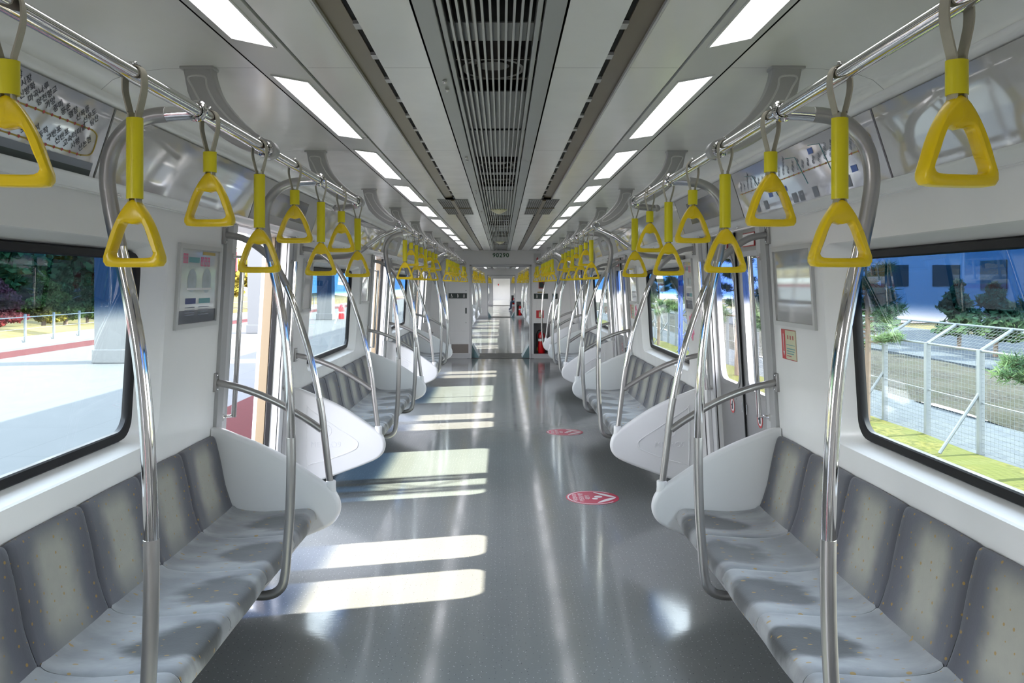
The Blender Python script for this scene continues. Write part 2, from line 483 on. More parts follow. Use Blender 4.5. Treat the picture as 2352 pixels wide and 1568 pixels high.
# gangway end walls (two per car) with the open passage
def bulkhead(y, t=.08, left_door=True):
    mb = MB(); a, b = y, y+t
    mb.box(-1.53, -.64, a, b, .10, 2.42); mb.box(.64, 1.02 if False else .69, a, b, .10, 2.42)
    mb.box(.69, 1.03, a, b, .74, 2.42); mb.box(.69, 1.03, a, b, .10, .10); mb.box(1.03, 1.53, a, b, .10, 2.42)
    mb.box(-.64, .64, a, b, 1.935, 2.42)
    return mb
bh = struct(bulkhead(Y1).build('wall_far', 'white_wall', smooth=0))
mb = MB(); mb.box(.68, 1.04, Y1+.02, Y1+.30, .08, .10); mb.box(.68, 1.04, Y1+.28, Y1+.30, .08, .76); mb.box(.68, .69, Y1+.02, Y1+.3, .08, .76); mb.box(1.03, 1.04, Y1+.02, Y1+.3, .08, .76); mb.box(.68, 1.04, Y1+.02, Y1+.3, .74, .76)
nich = struct(mb.build('wall_niche', 'seat_base', smooth=0))
mb = MB()
for s in (-1, 1):
    mb.box(s*.605, s*.645, Y1-.015, Y1+.12, 0, 1.96)
    mb.box(s*.645, s*1.50, Y1-.006, Y1+.05, 0, .10)
mb.box(-.645, .645, Y1-.015, Y1+.12, 1.925, 1.965)
frm = struct(mb.build('trim_3', 'alu_light', smooth=0, bevel=.004))
# passage tunnel between cars
mb = MB()
for s in (-1, 1): mb.box(s*.66, s*.72, Y1+.08, Y1+1.24, 0, 2.0)
mb.box(-.7, .7, Y1+.08, Y1+1.24, 1.96, 2.0)
tun = struct(mb.build('wall_gangway', 'grey_wall', smooth=0))
mb = MB(); mb.box(-.7, .7, Y1-.02, Y1+1.3, -.06, .004)
thr = struct(mb.build('floor_gangway', 'threshold', smooth=0))
for o in (bh, frm, tun, thr, nich):
    for k in (1, 2):
        c = o.copy(); COL.objects.link(c); c.location = (0, CAR*k, 0)
for k in (1, 2, 3):
    c = bh.copy(); COL.objects.link(c); c.location = (0, CAR*k-Y1+Y0-.08, 0)
    c.name = 'wall_near_end'
# white cab wall at the very end of the train
mb = MB(); mb.box(-1.5, 1.5, Y1+CAR*3, Y1+CAR*3+.05, 0, 2.4)
struct(mb.build('wall_end', 'white_wall', smooth=0))
mb = MB(); mb.box(-.36, -.26, Y1+CAR*3-.02, Y1+CAR*3, 1.40, 1.55)
tag(mb.build('notice', 'red', smooth=0), 'small red notice on the white wall at the very end of the train', 'sign')

# ------------------------------------------------------------------ doors
dn = 0
def door_leaf(s, c, e):
    """one stainless leaf with a rounded window, e = -1 nearer leaf / +1 further"""
    X = lambda z, d: s*(W(z)+d)
    y0, y1 = (c-DH-.02, c-.004) if e < 0 else (c+.004, c+DH+.02)
    wy0, wy1 = (c-.515, c-.098) if e < 0 else (c+.098, c+.515)
    mb = MB(); A = rsquare(y0, y1, .0, 1.875, .09); B = rrect(wy0-.03, wy1+.03, .90, 1.75, .09); Cc = rrect(wy0, wy1, .93, 1.72, .075)
    mb.loops([[(X(z, .07), y, z) for y, z in A], [(X(z, .035), y, z) for y, z in A], [(X(z, .035), y, z) for y, z in B], [(X(z, .032), y, z) for y, z in B],
              [(X(z, .036), y, z) for y, z in Cc], [(X(z, .07), y, z) for y, z in Cc]], ring=True)
    return mb, (wy0, wy1)
doors = []
s = 1
for k, c in enumerate(DOOR):
    dn += 1
    if k == 0:
        d = thing('door_%d' % dn, None, None); del_ = None
        for e in (-1, 1):
            mb, w = door_leaf(1, c, e); lf = mb.build('leaf', 'steel', d, smooth=30)
            P = rrect(w[0]-.005, w[1]+.005, .925, 1.725, .08); mb = MB(); X = lambda z, dd: (W(z)+dd)
            mb.loops([[(X(z, .05), y, z) for y, z in P], [(X(z, .055), y, z) for y, z in P]], cap=True); mb.build('pane', 'door_glass', lf)
            y = c+e*.28
            # round warning sticker and upper notice
            n = 24; mb = MB()
            for r0, r1, mm in ((.052, .040, 'red'),):
                mb.loops([[(X(.78+r*math.sin(2*PI*i/n), .0335), y+r*math.cos(2*PI*i/n), .78+r*math.sin(2*PI*i/n)) for i in range(n)] for r in (r0, r1)])
            rg = mb.build('warning_ring', 'red', lf, smooth=0)
            mb = MB(); mb.add([(X(.78+.042*math.sin(2*PI*i/n), .0342), y+.042*math.cos(2*PI*i/n), .78+.042*math.sin(2*PI*i/n)) for i in range(n)], [tuple(range(n))]); mb.build('warning_face', 'white_print', lf, smooth=0)
            mb = MB(); mb.sphere((X(.785, .033), y-.005, .80), .011, 8, 6, (.1, 1, 1)); mb.box(X(.77, .033)-.002, X(.77, .033), y-.012, y+.006, .755, .795); mb.box(X(.77, .033)-.002, X(.77, .033), y+.004, y+.026, .775, .785)
            mb.build('warning_figure', 'ink_dark', lf, smooth=0)
            mb = MB(); mb.box(X(1.82, .03), X(1.82, .036), y-.11, y+.11, 1.775, 1.855); mb.build('notice_border', 'ink_red', lf, smooth=0)
            mb = MB(); mb.box(X(1.82, .028), X(1.82, .036), y-.104, y+.104, 1.781, 1.849); mb.build('notice_face', 'white_print', lf, smooth=0)
            text('notice_text', '기대지 마세요', .030, 'ink_dark', lf, (X(1.815, .028)-.001, y, 1.815), (0, -1, 0), (0, 0, 1))
            mb = MB(); yy = c+e*.045; mb.cyl((X(.80, .03), yy, .77), (X(.80, .03), yy, .83), .004, 8)
            mb.build('finger_pull', 'chrome', lf)
        mb = MB(); mb.box(W(1)+.028, W(1)+.036, c-.007, c+.007, .0, 1.872)
        v = mb.v; mb.v = [((W(p[2])+(.026 if p[0] < W(1)+.03 else .05)), p[1], p[2]) for p in v]
        mb.build('seal', 'black_rubber', d, smooth=0)
        d['kind'] = 'structure'; d0 = d
    else:
        d = copy_tree(d0, (0, c-DOOR[0], 0)); d.name = 'door_%d' % dn
    doors.append(d)
for kk in (1, 2):
    for c in DOOR:
        dn += 1; d = copy_tree(d0, (0, c-DOOR[0]+CAR*kk, 0)); d.name = 'door_%d' % dn
# platform side: pocket doors stand open, only rubber edges show in the portals
dn2 = dn
for kk in (0, 1, 2):
    for c in DOOR:
        dn += 1
        if kk == 0 and c == DOOR[0]:
            mb = MB()
            for e in (-1, 1):
                y = c+e*(DH-.006); lo, hi = sorted((y, y-e*.012))
                mb.box(-1, -.9, lo, hi, 0, 1.873)
            mb.v = [(-(W(p[2])+(.05 if p[0] < -.95 else .075)), p[1], p[2]) for p in mb.v]
            r = struct(mb.build('door_%d' % dn, 'black_rubber', smooth=0))
            mb = MB()
            for e in (-1, 1):
                y = c+e*(DH-.004); lo, hi = sorted((y, y-e*.016)); mb.box(-1, -.9, lo, hi, 0, 1.873)
            mb.v = [(-(W(p[2])+(.085 if p[0] < -.95 else .14)), p[1], p[2]) for p in mb.v]
            mb.build('door_edge', 'sunlit_edge', r, smooth=0); od0 = r
        else:
            r = copy_tree(od0, (0, c-DOOR[0]+CAR*kk, 0)); r.name = 'door_%d' % dn

# door pillars: grey and light aluminium strips either side of each doorway
mb = MB(); mb2 = MB()
for s in (-1, 1):
    for c in DOOR:
        for e in (-1, 1):
            for m_, a, b, t in ((mb2, DH, DH+.09, .014), (mb, DH+.09, DH+.175, .020)):
                ya, yb = sorted((c+e*a, c+e*b))
                P = [(W(0)+.01, 0), (W(0)-t, 0), (W(1.878)-t, 1.878), (W(1.878)+.01, 1.878)]
                m_.prism([(x, z) for x, z in P], lambda x, z, d, s=s: (s*x, d, z), ya, yb)
t1 = struct(mb.build('trim_4', 'alu_trim', smooth=0, bevel=.003)); t2 = struct(mb2.build('trim_5', 'alu_light', smooth=0, bevel=.004))
mb = MB()
for c in DOOR: mb.box(-1.66, -1.40, c-DH, c+DH, -.03, .006); mb.box(1.40, 1.6, c-DH, c+DH, -.03, .006)
t3 = struct(mb.build('floor_sill', 'threshold', smooth=0))
for o in (t1, t2, t3):
    for k in (1, 2):
        c = o.copy(); COL.objects.link(c); c.location = (0, CAR*k, 0)

# ------------------------------------------------------------------ benches
SEATW = .445
BACK = [(1.482, .70), (1.482, .757), (1.474, .772), (1.458, .776), (1.444, .762), (1.432, .72), (1.418, .66), (1.402, .58), (1.388, .50), (1.376, .44), (1.366, .405)]
SEAT = [(1.366, .405), (1.345, .394), (1.30, .389), (1.22, .389), (1.12, .395), (1.03, .402), (.98, .406), (.955, .402), (.938, .388), (.930, .365), (.932, .338), (.95, .327), (1.05, .322), (1.3, .322)]
def seat_grid(prof, kind, s):
    prof = catmull([(x, 0, z) for x, z in prof], 3)
    L = [0]
    for a, b in zip(prof, prof[1:]): L.append(L[-1]+(b-a).length)
    T = L[-1]; ws = [-1, -.985, -.965, -.93, -.85, -.7, -.5, -.25, 0, .25, .5, .7, .85, .93, .965, .985, 1]
    vs = []; fs = []; uv = []
    for j, p in enumerate(prof):
        v = L[j]/T
        for w in ws:
            aw = abs(w); x, z = p.x, p.z
            bucket = (1-w*w)
            pin = .013*max(0, (aw-.90)/.10)**2
            fin = math.sin(PI*min(1, max(0, v)))**.6 if 0 < v < 1 else 0
            if kind == 'back':
                x += .016*bucket*fin+pin; z -= pin*.5*(1 if v < .4 else 0)
                if v > .72: x -= .020*((v-.72)/.28)*aw**6
            else:
                z += -.014*bucket*fin-pin if v < .75 else 0
                if v >= .55: x += pin
                if v < .2: z += .020*(1-v/.2)*aw**6; x -= .012*(1-v/.2)*aw**6
            vs.append((s*x, w*(SEATW/2-.0012), z)); uv.append(((w+1)/2, v))
    n = len(ws)
    for j in range(len(prof)-1):
        for i in range(n-1): fs.append((j*n+i, j*n+i+1, (j+1)*n+i+1, (j+1)*n+i))
    me = bpy.data.meshes.new('upholstery'); me.from_pydata(vs, [], fs)
    ul = me.uv_layers.new(name='UVMap')
    for lp in me.loops: ul.data[lp.index].uv = uv[lp.vertex_index]
    me.polygons.foreach_set('use_smooth', [True]*len(me.polygons))
    bm = bmesh.new(); bm.from_mesh(me); bmesh.ops.recalc_face_normals(bm, faces=bm.faces)
    f0 = bm.faces[:][len(bm.faces)//2]
    if f0.normal.x*s > 0 if kind == 'back' else bm.faces[:][n*6].normal.z < 0: bmesh.ops.reverse_faces(bm, faces=bm.faces)
    bm.to_mesh(me); bm.free()
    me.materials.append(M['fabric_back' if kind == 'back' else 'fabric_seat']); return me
SM = {}
for s in (-1, 1):
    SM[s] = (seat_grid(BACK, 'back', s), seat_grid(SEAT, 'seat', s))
def make_bench(s, yc, n, label, group=None, name='bench'):
    t = thing(name, label, 'bench', (0, yc, 0), 0, group)
    for i in range(n):
        y = (i-(n-1)/2)*SEATW
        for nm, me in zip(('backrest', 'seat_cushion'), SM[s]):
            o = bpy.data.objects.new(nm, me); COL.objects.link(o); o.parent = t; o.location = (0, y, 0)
    half = n*SEATW/2
    mb = MB(); mb.box(*sorted((s*.96, s*1.44)), -half, half, .285, .325); mb.box(*sorted((s*1.36, s*1.46)), -half, half, .06, .30)
    mb.build('seat_frame', 'seat_base', t, smooth=0, bevel=.004)
    mb = MB(); mb.tube([(s*1.371, -half, .404), (s*1.371, half, .404)], .005, 6); mb.build('piping', 'piping', t)
    return t
BORD = ['first', 'second', 'third']
BNM = {0: 'beside the first window', 1: 'beyond the first doorway', 2: 'beyond the second doorway'}
bench0 = {}
for s in (-1, 1):
    for k in BEN:
        lab = 'grey upholstered seven-seat bench on the %s side, %s' % (SIDE[s], BNM[k])
        if k == 0: bench0[s] = make_bench(s, 2.68, 7, lab)
        else: copy_tree(bench0[s], (0, 2.68+PER*k, 0), None, lab)
eb = make_bench(1, 16.27, 3, 'short grey three-seat bench beside the fire extinguisher niche')
for kk in (1, 2):
    for s in (-1, 1):
        for k in BEN:
            copy_tree(bench0[s], (0, 2.68+PER*k+CAR*kk, 0), None, 'grey bench in a distant carriage, %s side' % SIDE[s], 'benches in the distant carriages, %s side' % SIDE[s])

# ------------------------------------------------------------------ white seat-end wings
WING = [(1.475, .812), (1.43, .806), (1.36, .779), (1.24, .731), (1.12, .673), (1.03, .618), (.94, .557), (.872, .511), (.830, .468), (.810, .41), (.820, .352), (.866, .303), (.985, .25), (1.21, .168), (1.40, .105), (1.50, .085)]
def make_wing(s, out, label, group=None):
    """out = +1 : door side faces +Y"""
    t = thing('seat_end_wing', label, 'seat divider', (0, 0, 0), 0, group)
    P = [(p.x, p.z) for p in catmull([(x, 0, z) for x, z in WING], 4)]
    # lower corner closes along the wall
    P = P+[(1.515, .085), (1.49, .5)]
    cx, cz = 1.2, .46
    def shr(d): 
        o = []
        n = len(P)
        for i in range(n):
            a = Vector(P[i-1]); b = Vector(P[(i+1) % n]); tn = (b-a).normalized(); nn = Vector((-tn.y, tn.x))
            p = Vector(P[i]); c = Vector((cx, cz))-p
            if nn.dot(c) < 0: nn = -nn
            o.append(p+nn*d if p.x < 1.47 else p)
        return o
    th = .03
    L = []
    for d, y in ((.020, -th), (.008, -th+.003), (.001, -th+.014), (0, 0), (.001, th-.014), (.008, th-.003), (.020, th)):
        L.append([(s*p[0], y, p[1]) for p in (shr(d) if d else P)])
    mb = MB(); mb.loops(L, True, True); w = mb.build('panel', 'wing_plastic', t, smooth=60)
    # raised field on the door side
    F = [(1.375, .66), (1.345, .66), (1.15, .53), (1.02, .445), (1.0, .405), (1.03, .365), (1.2, .30), (1.345, .262), (1.375, .275)]
    F = [(p.x, p.z) for p in catmull([(x, 0, z) for x, z in F], 4, True)]
    c = Vector((1.25, .44)); mb = MB()
    sc = lambda k: [tuple(c+(Vector(p)-c)*k) for p in F]
    mb.loops([[(s*p[0], out*y, p[1]) for p in sc(k)] for k, y in ((1.0, th-.004), (.985, th+.004), (.955, th+.004), (.94, th+.0005))], True, False)
    mb.loops([[(s*p[0], out*(th+.0005), p[1]) for p in sc(.94)], [(s*c.x, out*(th+.0005), c.y)]*len(F)], True, False)
    mb.build('raised_field', 'wing_plastic', w, smooth=30)
    n = 28; mb = MB(); o2 = Vector((1.235, .505))
    mb.tube([(s*(o2.x+.042*math.cos(2*PI*i/n)), out*(th+.001), o2.y+.042*math.sin(2*PI*i/n)) for i in range(n+1)], .0022, 6)
    mb.tube([(s*(o2.x+.018*math.cos(2*PI*i/n)), out*(th+.001), o2.y+.022*math.sin(2*PI*i/n)) for i in range(n+1)], .0018, 6)
    mb.build('logo', 'emboss', w)
    text('lettering', 'METRO9', .058, 'emboss', w, (s*1.235, out*(th+.001), .405), (-out, 0, 0), (0, 0, 1), .003)
    mb = MB(); mb.tube([(s*.862, 0, .455), (s*.862, 0, .50), (s*.862, 0, .532), (s*.862, 0, .536)], [.030, .026, .026, .022], 18); mb.build('pole_socket', 'wing_plastic', t, smooth=50)
    return t
wings = {}
YF, YN = 4.27, 1.09
for s in (-1, 1):
    for out, y in ((1, YF), (-1, YN)):
        for k in BEN+[3]:
            if k == 3 and (out == 1 or s == -1): continue
            d = 'far end of' if out == 1 else 'near end of'
            lab = 'white moulded wing panel at the %s the %s-side bench %s' % (d, SIDE[s], BNM[k]) if k < 3 else 'white moulded wing panel on the short bench near the extinguisher'
            if k == 0: wings[s, out] = make_wing(s, out, lab); wings[s, out].location = (0, y, 0)
            else: copy_tree(wings[s, out], (0, y+PER*k, 0), None, lab)
        for kk in (1, 2):
            for k in BEN: copy_tree(wings[s, out], (0, y+PER*k+CAR*kk, 0), None, 'white bench wing panel in a distant carriage, %s side' % SIDE[s], 'wing panels in the distant carriages, %s side' % SIDE[s])

# ------------------------------------------------------------------ poles
POLE = [(.975, .286), (.925, .288), (.885, .306), (.860, .352), (.846, .50), (.836, .66), (.832, .88), (.840, 1.15), (.858, 1.36), (.884, 1.52), (.912, 1.65), (.934, 1.76), (.940, 1.83), (.926, 1.895), (.888, 1.945), (.838, 1.97), (.785, 1.977), (.742, 1.980), (.728, 1.98)]
def split(path, cuts):
    """cut a polyline into pieces at param predicates"""
    out = []; cur = [path[0]]; ci = 0
    for p in path[1:]:
        cur.append(p)
        if ci < len(cuts) and cuts[ci](p): out.append(cur); cur = [p]; ci += 1
    out.append(cur); return out
def make_pole(s, label, group=None):
    t = thing('grab_pole', label, 'grab pole', (0, 0, 0), 0, group)
    P = catmull([(s*x, 0, z) for x, z in POLE], 5)
    parts = split(P, [lambda p: p.z > .885, lambda p: p.z > 1.64, lambda p: p.z > 1.9 and abs(p.x) < .80])
    for nm, pp, r, m in zip(('lower_sleeve', 'shaft', 'upper_sleeve', 'coupler'), parts, (.0192, .0180, .0192, .0182), ('satin', 'chrome', 'satin', 'chrome')):
        mb = MB(); mb.tube(pp, r, 18); mb.build(nm, m, t)
    n = 18; mb = MB(); mb.tube([(s*.72+.0225*math.cos(2*PI*i/n), 0, 1.985+.0225*math.sin(2*PI*i/n)) for i in range(n+1)], .005, 8); mb.build('clamp_ring', 'chrome', t)
    return t
ENDP = [(.862, .50), (.868, .54), (.892, .74), (.914, .92), (.966, 1.17), (1.03, 1.38), (1.092, 1.549), (1.15, 1.655), (1.212, 1.727), (1.315, 1.795), (1.41, 1.815)]
def make_end_pole(s, label, group=None):
    t = thing('end_pole', label, 'grab pole', (0, 0, 0), 0, group)
    P = catmull([(s*x, 0, z) for x, z in ENDP], 5)
    parts = split(P, [lambda p: p.z > .935, lambda p: p.z > 1.53])
    for nm, pp, r, m in zip(('lower_sleeve', 'shaft', 'upper_sleeve'), parts, (.0178, .0165, .0178), ('satin', 'chrome', 'satin')):
        mb = MB(); mb.tube(pp, r, 18); mb.build(nm, m, t)
    mb = MB(); mb.tube(catmull([(s*.91, 0, .80), (s*.98, 0, .848), (s*1.10, 0, .92), (s*1.215, 0, .975), (s*1.34, 0, 1.02), (s*1.46, 0, 1.047)], 4), .0185, 16); mb.build('crossbar', 'satin', t)
    for x, z in ((W(1.815), 1.815), (W(1.047), 1.047)):
        mb = MB(); mb.box(*sorted((s*(x-.014), s*(x+.006))), -.028, .028, z-.048, z+.048)
        fl_ = mb.build('wall_flange', 'satin', t, smooth=0, bevel=.003)
        mb = MB()
        for zz in (-.036, .036): mb.sphere((s*(x-.015), 0, z+zz), .006, 8, 6, (.5, 1, 1))
        mb.build('bolt', 'chrome', fl_)
    return t
pole0, end0 = {}, {}
for s in (-1, 1):
    for k in BEN:
        for q, y in enumerate((2.015, 3.35)):
            lab = 'curved chrome grab pole, %s of two at the %s-side bench %s' % (ORD[q], SIDE[s], BNM[k])
            if k == 0 and q == 0: pole0[s] = make_pole(s, lab); pole0[s].location = (0, y, 0)
            else: copy_tree(pole0[s], (0, y+PER*k, 0), None, lab)
        for q, y in enumerate((YN, YF)):
            if k == 0 and q == 0: continue
            lab = 'chrome pole with crossbar rising from the wing at the %s end of the %s-side bench %s' % (('near', 'far')[q], SIDE[s], BNM[k])
            lab = 'pole with crossbar at the %s end of the %s bench %s' % (('near', 'far')[q], SIDE[s], BNM[k])
            if k == 0: end0[s] = make_end_pole(s, lab); end0[s].location = (0, y, 0)
            else: copy_tree(end0[s], (0, y+PER*k, 0), None, lab)
    if s == 1:
        copy_tree(end0[s], (0, YN+PER*3, 0), None, 'pole with crossbar at the short bench near the extinguisher')
        copy_tree(pole0[s], (0, 16.5, 0), None, 'curved grab pole in front of the short three-seat bench')
    for kk in (1, 2):
        for k in BEN:
            for y in (2.015, 3.35): copy_tree(pole0[s], (0, y+PER*k+CAR*kk, 0), None, 'curved chrome pole in a distant carriage, %s side' % SIDE[s], 'poles in the distant carriages, %s side' % SIDE[s])

# ------------------------------------------------------------------ handrails, brackets, hangers
RX, RZ = .72, 1.985
def make_rail(s, a, b, label, stay=True):
    t = thing('handrail', label, 'handrail', (0, a, 0))
    mb = MB(); mb.tube([(s*RX, 0, RZ), (s*RX, b-a, RZ)], .0165, 20); mb.build('tube', 'chrome', t)
    mb = MB(); P = [(s*RX, b-a-.01, RZ), (s*(RX+.012), b-a+.03, RZ-.004), (s*(RX+.05), b-a+.06, RZ-.012), (s*(RX+.13), b-a+.065, RZ-.02), (s*1.26, b-a+.07, 2.13)]
    mb.tube(catmull(P[:4], 5), .0175, 16); mb.sphere((s*(RX+.14), b-a+.065, RZ-.02), .019, 12, 8); mb.build('end_elbow', 'satin', t)
    if stay:
        mb = MB(); mb.tube([(s*(RX-.005), .03, RZ), (s*.86, -.06, 1.905), (s*.965, -.12, 1.82)], .0165, 16); mb.build('stay', 'chrome', t)
        mb = MB(); mb.tube(catmull([(s*.955, -.115, 1.828), (s*1.00, -.14, 1.79), (s*1.07, -.10, 1.765), (s*1.20, .05, 1.76), (s*W(1.76), .20, 1.76)], 5), .0185, 16); mb.build('stay_sleeve', 'satin', t)
    return t
RAILS = [(.95, 4.33, False), (6.05, 9.42, True), (10.95, 14.25, True), (15.6, 16.95, False)]
for s in (-1, 1):
    for k, (a, b, st) in enumerate(RAILS):
        make_rail(s, a, b, 'chrome overhead handrail, %s-side, %s' % (SIDE[s], ['above the first bench', 'above the bench beyond the first doorway', 'above the bench beyond the second doorway', 'beside the end wall'][k]), st)
BR = [(.985, 2.262), (.89, 2.262), (.884, 2.216), (.858, 2.15), (.80, 2.08), (.735, 2.028), (.700, 2.012), (.686, 1.992), (.688, 1.972), (.702, 1.960), (.74, 1.97), (.81, 1.995), (.88, 2.040), (.938, 2.098), (.968, 2.17)]
def make_bracket(s, label):
    t = thing('rail_bracket', label, 'bracket')
    A = [Vector((p.x, p.z)) for p in catmull([(x, 0, z) for x, z in BR[1:14]], 4)]
    n = len(A); h = n//2
    P = [Vector(BR[0])]+[Vector(BR[1])]+A+[Vector(BR[14])]
    th = .026; mb = MB()
    c = lambda P, d: P
    mb.loops([[(s*p.x, y, p.y) for p in P] for y in (-th, th)], True, True)
    w = mb.build('plate', 'bracket_paint', t, smooth=30, bevel=.006)
    # recessed field, drawn as a slim raised rim on both faces
    R = [(.963, 2.215), (.912, 2.215), (.903, 2.18), (.872, 2.125), (.815, 2.065), (.765, 2.030), (.758, 2.012), (.785, 2.012), (.84, 2.043), (.89, 2.085), (.925, 2.135), (.948, 2.18)]
    R = catmull([(x, 0, z) for x, z in R], 4, True)
    for y in (-th, th):
        mb = MB(); mb.tube([(s*p.x, y, p.z) for p in R]+[(s*R[0].x, y, R[0].z)], .0038, 6, False); mb.build('rim', 'strip_paint', t)
    mb = MB(); mb.box(*sorted((s*.884, s*.992)), -.029, .029, 2.240, 2.26); mb.build('ceiling_foot', 'bracket_paint', t, smooth=0, bevel=.004)
    n = 16; mb = MB()
    for y in (-.03, .03): mb.tube([(s*RX+.021*math.cos(2*PI*i/n), y, RZ+.021*math.sin(2*PI*i/n)) for i in range(n+1)], .005, 8)
    mb.build('collar', 'chrome', t)
    return t
br0 = {}
BY = [2.62, 4.26, 5.97, 7.44, 9.10, 10.80, 12.26, 13.92, 15.6]
for s in (-1, 1):
    for i, y in enumerate(BY):
        lab = 'grey curved rail bracket, %s along the %s side' % (ORD[i], SIDE[s])
        if i == 0: br0[s] = make_bracket(s, lab); br0[s].location = (0, y, 0)
        else: copy_tree(br0[s], (0, y, 0), None, lab)

RO = [(0, .0), (.011, -.005), (.030, -.032), (.046, -.064), (.0575, -.098), (.0645, -.120), (.0615, -.132), (.050, -.1365), (0, -.1375)]
RI = [(0, -.050), (.012, -.047), (.021, -.0475), (.0285, -.060), (.038, -.086), (.0465, -.107), (.0445, -.115), (.034, -.1185), (0, -.119)]
def sym(P): return P+[(-x, z) for x, z in P[-2:0:-1]]
def make_ring_loops(z0, N=44):
    O = resample(catmull([(x, 0, z) for x, z in sym(RO)], 4, True), N); I = resample(catmull([(x, 0, z) for x, z in sym(RI)], 4, True), N)
    mixl = lambda k, y: [(a.x+(b.x-a.x)*k, y, z0+a.z+(b.z-a.z)*k) for a, b in zip(O, I)]
    return [mixl(0, -.009), mixl(.07, -.0125), mixl(.22, -.0145), mixl(.78, -.0145), mixl(.93, -.0125), mixl(1, -.009), mixl(1, .009), mixl(.93, .0125), mixl(.78, .0145), mixl(.22, .0145), mixl(.07, .0125), mixl(0, .009)]
def hanger_parts(long):
    """origin at the rail axis; list of (name, MB, material)"""
    zt = 1.898-RZ; zb = (1.733 if long else 1.846)-RZ
    out = []
    mb = MB(); w, t = .0105, .0015      # webbing loop over the rail
    half = [(0, .0195), (.012, .0165), (.019, .006), (.0215, -.008), (.021, -.03), (.0155, -.055), (.0095, -.078), (.0085, zt), (.0080, zb+.012), (.0085, zb-.004), (.0120, zb-.018), (.0165, zb-.032), (.0165, zb-.040)]
    path = [(p.x, p.z) for p in catmull([(-x, 0, z) for x, z in half[::-1]]+[(x, 0, z) for x, z in half[1:]], 3)]
    L = []
    for i, (x, z) in enumerate(path):
        a = Vector(path[max(i-1, 0)]); b = Vector(path[min(i+1, len(path)-1)]); tn = (b-a).normalized(); nn = Vector((-tn.y, tn.x))
        L.append([(x+nn.x*e*t, f*w, z+nn.y*e*t) for e, f in ((-1, -1), (-1, 1), (1, 1), (1, -1))])
    mb.loops(L, True, True)
    out.append(('strap', mb, 'strap_web'))
    mb = MB(); n = 22; rr = .0172
    L = []
    for z, r in ((zb+.001, rr-.003), (zb, rr-.001), (zb, rr), (zt, rr), (zt, rr-.001), (zt-.002, rr-.003)):
        L.append([(r*math.cos(2*PI*i/n), .82*r*math.sin(2*PI*i/n), z) for i in range(n)])
    mb.loops(L, True, True); out.append(('sleeve', mb, 'yellow_sleeve'))
    mb = MB(); mb.loops(make_ring_loops(zb-.002+.006 - .006), ring=True); out.append(('handle', mb, 'yellow_plastic'))
    mb = MB(); mb.box(-.006, .006, -.013, .013, .019, .0225); mb.tube([(-.0, -.016, .0215), (-.0, .016, .0215)], .004, 8); mb.sphere((.0, 0, .0245), .006, 8, 6); out.append(('clip', mb, 'chrome'))
    return out
hang = {}
def hanger(long, loc, rz, label):
    if long not in hang:
        t = thing('strap_hanger', label, 'hanging handle', loc, rz)
        for nm, mb, m in hanger_parts(long): mb.build(nm, m, t, smooth=40)
        hang[long] = t; return t
    return copy_tree(hang[long], loc, rz, label)
HAND = []
for s in (-1, 1):
    for k in range(8): HAND.append((s, 1.243+.4305*k, k % 2 == 1, 'first', k))
    for k in range(8): HAND.append((s, 6.33+.425*k, k % 2 == 0, 'second', k))
    for k in range(8): HAND.append((s, 11.2+.42*k, k % 2 == 0, 'third', k))
    for k in range(3): HAND.append((s, 15.8+.42*k, k % 2 == 0, 'end', k))
NOT = {'first': 'above the first bench', 'second': 'beyond the first doorway', 'third': 'beyond the second doorway', 'end': 'next to the end wall'}
fix = {(-1, 0): .22, (-1, 1): -.16, (1, 0): .20, (1, 1): .10, (1, 2): .12, (-1, 2): -.10}
for s, y, lg, bay, k in HAND:
    rz = fix.get((s, k), random.uniform(-.13, .13)) if bay == 'first' else random.uniform(-.15, .15)
    hanger(lg, (s*RX, y, RZ), rz, '%s yellow strap hanger, %s on the %s-side rail %s' % ('long' if lg else 'short', ORD[k], SIDE[s], NOT[bay]))
# hangers far away in the other carriages: one piece each
far = {}
for lg in (True, False):
    mb = MB()
    for nm, q, m in hanger_parts(lg): mb.add(q.v, q.f)
    far[lg] = mb
first = {}
for kk in (1, 2):
    for s in (-1, 1):
        for b, y0 in enumerate((1.25, 6.33, 11.2)):
            for k in range(8):
                lg = k % 2 == 1; loc = (s*RX, y0+.425*k+CAR*kk, RZ)
                if lg not in first: o = far[lg].build('strap_hanger', 'yellow_plastic', None, smooth=40); first[lg] = o
                else: o = first[lg].copy(); COL.objects.link(o)
                o.location = loc
                tag(o, 'tiny yellow strap hanger in a distant carriage, %s side' % SIDE[s], 'hanging handle', 'hangers in the distant carriages, %s side' % SIDE[s])
for kk in (1, 2):
    for s in (-1, 1):
        mb = MB(); mb.cyl((s*RX, Y0+CAR*kk+1, RZ), (s*RX, Y1+CAR*kk-1, RZ), .016, 10)
        tag(mb.build('handrail', 'chrome'), 'chrome handrail in a distant carriage, %s side' % SIDE[s], 'handrail', 'handrails in the distant carriages, %s side' % SIDE[s])

